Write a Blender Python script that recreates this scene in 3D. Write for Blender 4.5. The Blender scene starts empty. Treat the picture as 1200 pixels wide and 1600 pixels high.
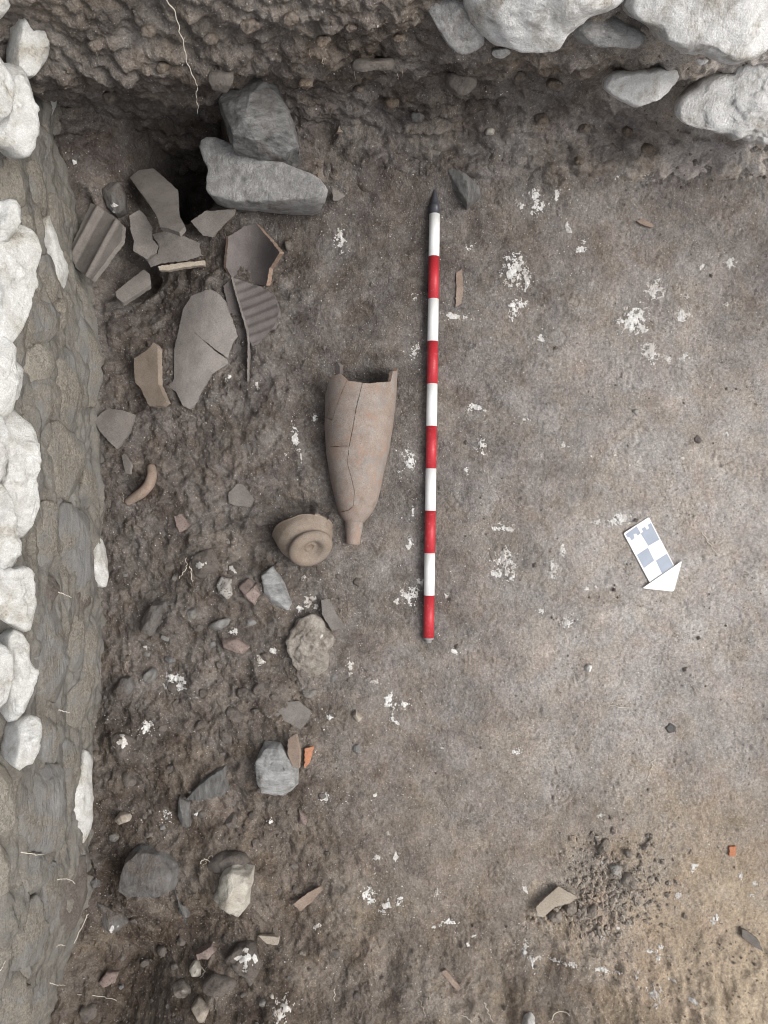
import bpy, math, random
import numpy as np
from mathutils import Vector
from mathutils.geometry import delaunay_2d_cdt

random.seed(7)
RNG = np.random.default_rng(7)
S = bpy.context.scene
COL = S.collection
R = math.radians

# ------------------------------------------------------------------ camera, sky, sun, exposure
H, F = 1.85, 1221.0                       # camera height in metres, focal length in photograph pixels
cam_data = bpy.data.cameras.new('camera')
cam_data.sensor_fit = 'VERTICAL'
cam_data.sensor_height = 24.0
cam_data.lens = 24.0 * F / 1600.0
cam_data.clip_start = 0.02
cam_data.clip_end = 300.0
cam = bpy.data.objects.new('camera', cam_data)
cam.location = (0, 0, H)
COL.objects.link(cam)
S.camera = cam

SUN_EL, SUN_AZ = R(52), R(-8)             # azimuth measured from +X (right of the picture), counter-clockwise
world = bpy.data.worlds.new('World')
S.world = world
world.use_nodes = True
wn, wl = world.node_tree.nodes, world.node_tree.links
wn.clear()
w_out = wn.new('ShaderNodeOutputWorld')
w_bg = wn.new('ShaderNodeBackground')
w_sky = wn.new('ShaderNodeTexSky')
w_sky.sky_type = 'NISHITA'
w_sky.sun_disc = False
w_sky.sun_elevation = SUN_EL
w_sky.sun_rotation = R(90) - SUN_AZ
w_sky.air_density = 1.0
w_sky.dust_density = 4.0
w_sky.ozone_density = 1.0
w_hs = wn.new('ShaderNodeHueSaturation')
w_hs.inputs['Saturation'].default_value = 0.25
wl.new(w_sky.outputs[0], w_hs.inputs['Color'])
wl.new(w_hs.outputs[0], w_bg.inputs['Color'])
w_bg.inputs['Strength'].default_value = 0.135
wl.new(w_bg.outputs[0], w_out.inputs['Surface'])

sun_data = bpy.data.lights.new('sun', 'SUN')
sun_data.energy = 1.5
sun_data.angle = R(34)
sun_data.color = (1.0, 0.97, 0.93)
sun = bpy.data.objects.new('sun', sun_data)
sd = Vector((math.cos(SUN_EL) * math.cos(SUN_AZ), math.cos(SUN_EL) * math.sin(SUN_AZ), math.sin(SUN_EL)))
sun.rotation_euler = sd.to_track_quat('Z', 'Y').to_euler()
sun.location = (3, 0, 4)
COL.objects.link(sun)

S.view_settings.view_transform = 'Standard'
S.view_settings.look = 'None'
S.view_settings.gamma = 1.0
S.view_settings.use_curve_mapping = False
S.view_settings.exposure = 0.56
S.cycles.pixel_filter_type = 'BLACKMAN_HARRIS'
S.cycles.filter_width = 1.0

# ------------------------------------------------------------------ noise
_perm = np.random.default_rng(3).integers(0, 2**31, 4096).astype(np.int64)


def _hash(ix, iy, iz):
    h = _perm[(ix * 73 + 17) & 4095]
    h = _perm[(h + iy * 151 + 5) & 4095]
    h = _perm[(h + iz * 283 + 29) & 4095]
    return h


_G = np.random.default_rng(5).normal(size=(256, 3))
_G /= np.linalg.norm(_G, axis=1)[:, None]


def perlin(x, y, z):
    x, y, z = np.broadcast_arrays(np.asarray(x, float), np.asarray(y, float), np.asarray(z, float))
    ix, iy, iz = np.floor(x).astype(np.int64), np.floor(y).astype(np.int64), np.floor(z).astype(np.int64)
    fx, fy, fz = x - ix, y - iy, z - iz
    u, v, w = (t * t * t * (t * (t * 6 - 15) + 10) for t in (fx, fy, fz))
    out = 0
    for dx in (0, 1):
        for dy in (0, 1):
            for dz in (0, 1):
                g = _G[_hash(ix + dx, iy + dy, iz + dz) & 255]
                d = g[..., 0] * (fx - dx) + g[..., 1] * (fy - dy) + g[..., 2] * (fz - dz)
                out = out + d * (u if dx else 1 - u) * (v if dy else 1 - v) * (w if dz else 1 - w)
    return out * 1.5


def fbm(x, y, z, octaves=4, gain=0.5):
    a, f, s = 1.0, 1.0, 0
    for i in range(octaves):
        s = s + a * perlin(x * f + 13.7 * i, y * f - 7.1 * i, z * f + 3.3 * i)
        a *= gain
        f *= 2.03
    return s


def sstep(a, b, x):
    t = np.clip((x - a) / (b - a), 0, 1)
    return t * t * (3 - 2 * t)


# ------------------------------------------------------------------ mesh helpers
def pix(px, py, z=0.0):
    s = (H - z) / F
    return np.array([(px - 600) * s, (800 - py) * s, z])


def ray_plane(px, py, c, n):
    d = np.array([(px - 600) / F, (800 - py) / F, -1.0])
    o = np.array([0, 0, H])
    t = np.dot(n, c - o) / np.dot(n, d)
    return o + t * d


def tag(o, label=None, cat=None, group=None, kind=None):
    for k, v in (('label', label), ('category', cat), ('group', group), ('kind', kind)):
        if v:
            o[k] = v
    return o


def mk(name, verts, faces, mats, parent=None, smooth=True, face_mats=None, attrs=None, origin=None):
    """one mesh object from numpy verts and either an (n,k) face array or a list of such arrays"""
    verts = np.asarray(verts, float)
    if origin is None:
        origin = np.array(parent.location) if parent is not None else np.array(
            [verts[:, 0].mean(), verts[:, 1].mean(), verts[:, 2].min()])
    me = bpy.data.meshes.new(name)
    groups = faces if isinstance(faces, list) else [faces]
    groups = [np.asarray(g, np.int64) for g in groups if len(g)]
    loops = np.concatenate([g.ravel() for g in groups])
    tot = np.concatenate([np.full(len(g), g.shape[1]) for g in groups])
    me.vertices.add(len(verts))
    me.vertices.foreach_set('co', (verts - origin).astype(np.float32).ravel())
    me.loops.add(len(loops))
    me.loops.foreach_set('vertex_index', loops.astype(np.int32))
    me.polygons.add(len(tot))
    start = np.concatenate([[0], np.cumsum(tot)[:-1]])
    me.polygons.foreach_set('loop_start', start.astype(np.int32))
    me.polygons.foreach_set('loop_total', tot.astype(np.int32))
    me.polygons.foreach_set('use_smooth', np.full(len(tot), smooth, bool))
    for m in (mats if isinstance(mats, (list, tuple)) else [mats]):
        me.materials.append(m)
    if face_mats is not None:
        me.polygons.foreach_set('material_index', np.asarray(face_mats, np.int32))
    for k, v in (attrs or {}).items():
        a = me.attributes.new(k, 'FLOAT', 'POINT')
        a.data.foreach_set('value', np.asarray(v, np.float32))
    me.update(calc_edges=True)
    me.validate()
    o = bpy.data.objects.new(name, me)
    COL.objects.link(o)
    if parent is not None:
        o.parent = parent
    else:
        o.location = origin
    return o


def empty(name, loc):
    o = bpy.data.objects.new(name, None)
    o.location = loc
    o.empty_display_size = 0.05
    COL.objects.link(o)
    return o


def grid_faces(nu, nv, wrap=False):
    i = np.arange(nu - 1)[:, None]
    j = np.arange(nv if wrap else nv - 1)[None, :]
    j2 = (j + 1) % nv
    a = i * nv + j
    b = i * nv + j2
    c = (i + 1) * nv + j2
    d = (i + 1) * nv + j
    return np.stack([a, b, c, d], -1).reshape(-1, 4)


# ------------------------------------------------------------------ materials
class Nodes:
    def __init__(self, name):
        self.m = bpy.data.materials.new(name)
        self.m.use_nodes = True
        self.t = self.m.node_tree
        self.t.nodes.clear()
        self.out = self.new('ShaderNodeOutputMaterial')
        self.bsdf = self.new('ShaderNodeBsdfPrincipled')
        self.link(self.bsdf.outputs[0], self.out.inputs['Surface'])
        self.geo = self.new('ShaderNodeNewGeometry')
        self.pos = self.geo.outputs['Position']

    def new(self, t):
        return self.t.nodes.new(t)

    def link(self, a, b):
        self.t.links.new(a, b)

    def noise(self, scale, detail=5, rough=0.6, dist=0.0, vec=None):
        n = self.new('ShaderNodeTexNoise')
        n.inputs['Scale'].default_value = scale
        n.inputs['Detail'].default_value = detail
        n.inputs['Roughness'].default_value = rough
        n.inputs['Distortion'].default_value = dist
        self.link(vec or self.pos, n.inputs['Vector'])
        return n.outputs['Fac']

    def voro(self, scale, feature='F1', out='Color', rnd=1.0, vec=None):
        n = self.new('ShaderNodeTexVoronoi')
        n.feature = feature
        n.inputs['Scale'].default_value = scale
        n.inputs['Randomness'].default_value = rnd
        self.link(vec or self.pos, n.inputs['Vector'])
        return n.outputs[out]

    def ramp(self, fac, stops):
        n = self.new('ShaderNodeValToRGB')
        e = n.color_ramp.elements
        while len(e) < len(stops):
            e.new(0.5)
        for k, (p, c) in enumerate(stops):
            e[k].position = p
            e[k].color = (c, c, c, 1) if isinstance(c, (int, float)) else (*c, 1)
        self.link(fac, n.inputs['Fac'])
        return n.outputs['Color']

    def mix(self, fac, a, b, mode='MIX'):
        n = self.new('ShaderNodeMix')
        n.data_type = 'RGBA'
        n.blend_type = mode
        for v, s in ((fac, n.inputs[0]), (a, n.inputs[6]), (b, n.inputs[7])):
            if isinstance(v, (int, float)):
                s.default_value = v if s.type == 'VALUE' else (v, v, v, 1)
            elif isinstance(v, tuple):
                s.default_value = (*v, 1)
            else:
                self.link(v, s)
        return n.outputs[2]

    def math(self, op, a, b=0.0, clamp=False):
        n = self.new('ShaderNodeMath')
        n.operation = op
        n.use_clamp = clamp
        for v, s in ((a, n.inputs[0]), (b, n.inputs[1])):
            if isinstance(v, (int, float)):
                s.default_value = v
            else:
                self.link(v, s)
        return n.outputs[0]

    def scaled(self, v, rot=(0, 0, 0)):
        n = self.new('ShaderNodeMapping')
        n.inputs['Scale'].default_value = v
        n.inputs['Rotation'].default_value = rot
        self.link(self.pos, n.inputs['Vector'])
        return n.outputs[0]

    def attr(self, name):
        n = self.new('ShaderNodeAttribute')
        n.attribute_name = name
        return n.outputs['Fac']

    def finish(self, color, rough=0.9, height=None, dist=0.002, strength=1.0, spec=0.25):
        if isinstance(color, tuple):
            self.bsdf.inputs['Base Color'].default_value = (*color, 1)
        else:
            self.link(color, self.bsdf.inputs['Base Color'])
        if isinstance(rough, (int, float)):
            self.bsdf.inputs['Roughness'].default_value = rough
        else:
            self.link(rough, self.bsdf.inputs['Roughness'])
        self.bsdf.inputs['Specular IOR Level'].default_value = spec
        if height is not None:
            b = self.new('ShaderNodeBump')
            b.inputs['Strength'].default_value = strength
            b.inputs['Distance'].default_value = dist
            self.link(height, b.inputs['Height'])
            self.link(b.outputs[0], self.bsdf.inputs['Normal'])
        return self.m


def soil(name, dark_tone, light_tone, use_attr=True, f0=0.45, bump=0.006, fleck=0.55):
    """earth: dark to light by a point attribute, on the floor mostly painted light, towards brown by 'warm', always mottled, with grains"""
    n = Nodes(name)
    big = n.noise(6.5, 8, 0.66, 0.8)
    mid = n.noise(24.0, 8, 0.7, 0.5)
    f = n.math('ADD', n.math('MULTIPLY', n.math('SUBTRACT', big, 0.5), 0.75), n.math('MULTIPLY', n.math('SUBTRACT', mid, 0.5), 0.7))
    f = n.math('ADD', f, n.attr('light_tone') if use_attr else f0, clamp=True)
    c = n.mix(f, dark_tone, light_tone)
    # brown crumbly earth lying in patches over the grey trodden layer
    patch = n.ramp(n.noise(11.0, 9, 0.68, 1.0), [(0.46, 0.0), (0.60, 1.0)])
    if use_attr:
        pw = n.math('ADD', n.math('MULTIPLY', patch, 0.32), n.attr('warm'), clamp=True)
    else:
        pw = n.math('MULTIPLY', patch, 0.5)
    c = n.mix(pw, c, n.mix(1.0, c, (1.0, 0.87, 0.69), 'MULTIPLY'))
    dark = n.ramp(n.noise(17.0, 9, 0.72, 0.6), [(0.55, 0.0), (0.72, 1.0)])
    c = n.mix(n.math('MULTIPLY', dark, 0.5), c, n.mix(1.0, c, (0.70, 0.62, 0.55), 'MULTIPLY'))
    mauve = n.ramp(n.noise(8.0, 7, 0.65, 0.8, n.scaled((1, 1, 1), (0.4, 0.2, 1.0))), [(0.44, 0.0), (0.62, 1.0)])
    c = n.mix(n.math('MULTIPLY', mauve, 0.5), c, n.mix(1.0, c, (1.03, 0.96, 0.95), 'MULTIPLY'))
    # single grains, each with its own tone
    g1 = n.ramp(n.voro(310.0, out='Color'), [(0.0, 0.70), (0.5, 1.0), (1.0, 1.32)])
    c = n.mix(0.75, c, n.mix(1.0, c, g1, 'MULTIPLY'))
    g2 = n.ramp(n.noise(600.0, 4, 0.75), [(0.30, 0.55), (0.5, 1.02), (0.70, 1.5)])
    c = n.mix(0.85, c, n.mix(1.0, c, g2, 'MULTIPLY'))
    g3 = n.ramp(n.noise(130.0, 6, 0.75, 0.4), [(0.34, 0.68), (0.5, 1.0), (0.68, 1.22)])
    c = n.mix(0.8, c, n.mix(1.0, c, g3, 'MULTIPLY'))
    # tiny pale lime and grit grains scattered in the soil
    vd = n.voro(210.0, out='Distance')
    pick = n.math('GREATER_THAN', n.noise(96.0, 2, 0.5), 0.62)
    fl = n.math('MULTIPLY', n.math('LESS_THAN', vd, 0.25), pick)
    c = n.mix(n.math('MULTIPLY', fl, fleck), c, (0.56, 0.53, 0.49))
    h = n.math('ADD', n.noise(150.0, 8, 0.74, 0.3), n.math('MULTIPLY', n.voro(230.0, out='Distance'), -0.35))
    h = n.math('ADD', h, n.math('MULTIPLY', n.noise(45.0, 6, 0.7, 0.5), 1.2))
    if use_attr:
        k = n.math('SUBTRACT', 1.0, n.math('MULTIPLY', n.math('MULTIPLY', n.attr('light_tone'), 1.35, clamp=True), 0.80))
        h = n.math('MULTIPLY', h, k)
    return n.finish(c, 0.95, h, bump, 1.0, 0.12)


def stone(name, a, b, scale=22.0, strata=None, bump=0.004, dirt=0.0, dirt_col=(0.13, 0.105, 0.085), spots=0.0, spec=0.2):
    n = Nodes(name)
    vec = n.scaled(strata[0], strata[1]) if strata else None
    f = n.ramp(n.noise(scale, 8, 0.68, 0.5, vec), [(0.3, 0.0), (0.7, 1.0)])
    c = n.mix(f, a, b)
    g = n.ramp(n.noise(420.0, 4, 0.7), [(0.25, 0.55), (0.5, 1.0), (0.75, 1.4)])
    c = n.mix(0.6, c, n.mix(1.0, c, g, 'MULTIPLY'))
    if spots:
        sp = n.math('LESS_THAN', n.voro(170.0, out='Distance'), 0.28)
        c = n.mix(n.math('MULTIPLY', sp, spots), c, (0.07, 0.06, 0.055))
    if dirt:
        d = n.ramp(n.noise(14.0, 7, 0.7, 0.4), [(0.62 - 0.45 * dirt, 0.0), (0.78 - 0.4 * dirt, 1.0)])
        dc = n.mix(1.0, dirt_col, n.ramp(n.voro(330.0), [(0.0, 0.6), (1.0, 1.5)]), 'MULTIPLY')
        c = n.mix(d, c, dc)
    h = n.math('ADD', n.noise(scale * 2.2, 9, 0.7, 0.4, vec), n.math('MULTIPLY', n.noise(260.0, 5, 0.7), 0.35))
    return n.finish(c, 0.88, h, bump, 1.0, spec)


def clay(name, a, b, dust=(0.27, 0.245, 0.22), dusty=0.5, bump=0.0018, pits=0.5, crust=False):
    n = Nodes(name)
    c = n.mix(n.ramp(n.noise(18.0, 6, 0.62, 0.3), [(0.32, 0.0), (0.68, 1.0)]), a, b)
    d = n.ramp(n.noise(30.0, 8, 0.72, 0.5), [(0.62 - 0.3 * dusty, 0.0), (0.9 - 0.3 * dusty, 1.0)])
    c = n.mix(n.math('MULTIPLY', d, 0.75), c, dust)
    so_ = n.ramp(n.noise(55.0, 8, 0.75, 0.6), [(0.56, 0.0), (0.70, 1.0)])
    c = n.mix(n.math('MULTIPLY', so_, 0.5), c, (0.115, 0.098, 0.086))
    g = n.ramp(n.noise(380.0, 5, 0.78), [(0.28, 0.5), (0.5, 1.0), (0.72, 1.45)])
    c = n.mix(0.7, c, n.mix(1.0, c, g, 'MULTIPLY'))
    p = n.math('MULTIPLY', n.math('LESS_THAN', n.voro(240.0, out='Distance'), 0.2),
               n.math('GREATER_THAN', n.noise(40.0, 3, 0.6), 0.52))
    c = n.mix(n.math('MULTIPLY', p, pits), c, (0.09, 0.078, 0.068))
    h = n.math('ADD', n.noise(60.0, 8, 0.7), n.math('MULTIPLY', n.noise(420.0, 4, 0.7), 0.4))
    if crust:
        cr = n.ramp(n.noise(26.0, 9, 0.72, 0.7), [(0.50, 0.0), (0.66, 1.0)])
        c = n.mix(n.math('MULTIPLY', cr, 0.8), c, n.mix(n.noise(300.0, 4, 0.7), (0.20, 0.115, 0.08), (0.36, 0.245, 0.185)))
        c2 = n.ramp(n.noise(15.0, 8, 0.7, 0.5), [(0.52, 0.0), (0.70, 1.0)])
        c = n.mix(n.math('MULTIPLY', c2, 0.55), c, (0.175, 0.168, 0.16))
    return n.finish(c, 0.85, h, bump, 1.0, 0.25)


def paint(name, col, dirt=0.5, rough=0.45, dirt_col=(0.22, 0.19, 0.16)):
    n = Nodes(name)
    d = n.ramp(n.noise(120.0, 8, 0.75, 0.3), [(0.60 - 0.06 * dirt, 0.0), (0.8, 1.0)])
    c = n.mix(n.math('MULTIPLY', d, dirt), col, dirt_col)
    w = n.ramp(n.noise(25.0, 5, 0.6), [(0.3, 0.9), (0.7, 1.05)])
    c = n.mix(1.0, c, w, 'MULTIPLY')
    return n.finish(c, rough, n.noise(200.0, 6, 0.6), 0.0004, 1.0, 0.4)


M = {}
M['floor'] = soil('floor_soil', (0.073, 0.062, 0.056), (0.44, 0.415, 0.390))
M['mortar'] = stone('earth_mortar', (0.085, 0.077, 0.067), (0.215, 0.205, 0.186), 18, ((1, 0.4, 1.4), (0, 0, 0)), bump=0.006, dirt=0.4, dirt_col=(0.155, 0.140, 0.118))
M['crumb'] = soil('crumb_soil', (0.09, 0.076, 0.066), (0.24, 0.205, 0.172), False, 0.4, bump=0.002, fleck=0.2)
M['grit'] = soil('grit_soil', (0.13, 0.108, 0.09), (0.36, 0.33, 0.295), False, 0.5, bump=0.002, fleck=0.4)
M['clod'] = stone('earth_clod_soil', (0.17, 0.145, 0.122), (0.29, 0.255, 0.22), 40, bump=0.006, dirt=0.4, dirt_col=(0.20, 0.172, 0.145))
M['heap'] = soil('heap_soil', (0.19, 0.163, 0.138), (0.37, 0.33, 0.285), False, 0.5, bump=0.002, fleck=0.2)
M['pale'] = stone('pale_limestone', (0.44, 0.43, 0.40), (0.66, 0.655, 0.635), 34, bump=0.007, dirt=0.26, dirt_col=(0.33, 0.30, 0.25))
M['boulder'] = stone('boulder_limestone', (0.46, 0.45, 0.43), (0.80, 0.79, 0.77), 18, bump=0.010, dirt=0.28, dirt_col=(0.30, 0.27, 0.23))
M['face'] = stone('muddy_face_stone', (0.105, 0.101, 0.095), (0.225, 0.22, 0.208), 20, ((1, 0.45, 1.6), (0, 0, 0)), bump=0.005, dirt=0.55, dirt_col=(0.17, 0.152, 0.126))
M['slate'] = stone('bluish_face_stone', (0.13, 0.128, 0.125), (0.235, 0.23, 0.22), 26, ((1, 0.4, 2.4), (0, 0, 0)), 0.006, dirt=0.45, dirt_col=(0.165, 0.148, 0.124))
M['grey'] = stone('grey_schist', (0.16, 0.16, 0.158), (0.42, 0.42, 0.41), 24, ((1, 2.6, 1), (0, 0, 0.6)), 0.006, dirt=0.2)
M['grey_deep'] = stone('deep_grey_schist', (0.085, 0.083, 0.08), (0.31, 0.305, 0.295), 24, ((1, 2.6, 1), (0, 0, 0.6)), 0.008, dirt=0.25, dirt_col=(0.10, 0.085, 0.075))
M['dark'] = stone('dark_schist', (0.075, 0.072, 0.068), (0.20, 0.195, 0.188), 24, ((2.8, 0.8, 1.6), (0, 0.3, 0.35)), 0.006, dirt=0.36, dirt_col=(0.11, 0.092, 0.08))
M['block'] = stone('block_stone', (0.19, 0.186, 0.18), (0.44, 0.43, 0.415), 38, None, 0.009, dirt=0.12)
M['tan'] = stone('tan_stone', (0.25, 0.215, 0.175), (0.42, 0.375, 0.315), 26, bump=0.004, dirt=0.3)
M['wall_tan'] = stone('ochre_face_stone', (0.20, 0.178, 0.145), (0.29, 0.265, 0.225), 20, bump=0.005, dirt=0.6, dirt_col=(0.20, 0.183, 0.155))
M['buff'] = stone('buff_stone', (0.31, 0.285, 0.24), (0.50, 0.47, 0.41), 26, bump=0.005, dirt=0.18)
M['muddy'] = stone('muddy_stone', (0.105, 0.092, 0.082), (0.18, 0.158, 0.14), 30, bump=0.005, dirt=0.5, dirt_col=(0.10, 0.085, 0.074))
M['pink'] = stone('pinkish_stone', (0.17, 0.13, 0.115), (0.27, 0.215, 0.19), 30, bump=0.003, spots=0.5, dirt=0.15)
M['pitted'] = stone('pitted_grey_stone', (0.24, 0.225, 0.205), (0.33, 0.31, 0.285), 30, bump=0.003, spots=0.75)
M['rubble'] = stone('mortar_lump', (0.20, 0.172, 0.145), (0.48, 0.44, 0.385), 70, bump=0.008, dirt=0.28)
M['clay_grey'] = clay('grey_brown_clay', (0.125, 0.112, 0.102), (0.19, 0.170, 0.154), dust=(0.22, 0.2, 0.18))
M['clay_light'] = clay('light_grey_clay', (0.175, 0.158, 0.146), (0.235, 0.213, 0.197))
M['clay_amph'] = clay('amphora_clay', (0.20, 0.150, 0.120), (0.265, 0.208, 0.172), dust=(0.285, 0.262, 0.24), dusty=0.85, crust=True)
M['clay_buff'] = clay('buff_clay', (0.185, 0.145, 0.112), (0.26, 0.212, 0.17), dust=(0.25, 0.22, 0.19), dusty=0.5)
M['clay_pale'] = clay('pale_buff_clay', (0.30, 0.255, 0.20), (0.38, 0.33, 0.27), dust=(0.36, 0.32, 0.27), dusty=0.5)
M['clay_brown'] = clay('brown_clay', (0.21, 0.155, 0.12), (0.30, 0.235, 0.19), dust=(0.27, 0.235, 0.2), dusty=0.45)
M['clay_dark'] = clay('dark_clay', (0.105, 0.092, 0.088), (0.15, 0.132, 0.125), dust=(0.18, 0.16, 0.148), dusty=0.3)
M['clay_red'] = clay('orange_clay', (0.42, 0.175, 0.095), (0.50, 0.24, 0.14), dust=(0.38, 0.25, 0.18), dusty=0.3)
M['break'] = clay('broken_clay_edge', (0.22, 0.15, 0.11), (0.29, 0.205, 0.155), dust=(0.25, 0.21, 0.18), dusty=0.5)
M['lime'] = stone('white_lime', (0.50, 0.485, 0.46), (0.78, 0.77, 0.745), 130, bump=0.003, dirt=0.38, dirt_col=(0.36, 0.325, 0.29))
M['white'] = paint('white_paint', (0.80, 0.80, 0.78), 0.4, dirt_col=(0.48, 0.44, 0.38))
M['red'] = paint('red_paint', (0.44, 0.028, 0.038), 0.75, dirt_col=(0.52, 0.34, 0.30))
M['metal'] = paint('dark_steel', (0.055, 0.055, 0.065), 0.5, 0.4)
M['ferrule'] = paint('dull_aluminium', (0.30, 0.29, 0.28), 0.5, 0.45)
M['board'] = paint('white_board', (0.83, 0.83, 0.82), 0.08, 0.5)
M['blue'] = paint('blue_grey_print', (0.315, 0.355, 0.425), 0.2, 0.5, (0.42, 0.42, 0.44))
M['root'] = paint('pale_root', (0.58, 0.53, 0.45), 0.3, 0.8)
M['root_tan'] = paint('tan_root', (0.36, 0.30, 0.23), 0.3, 0.8)

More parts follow.
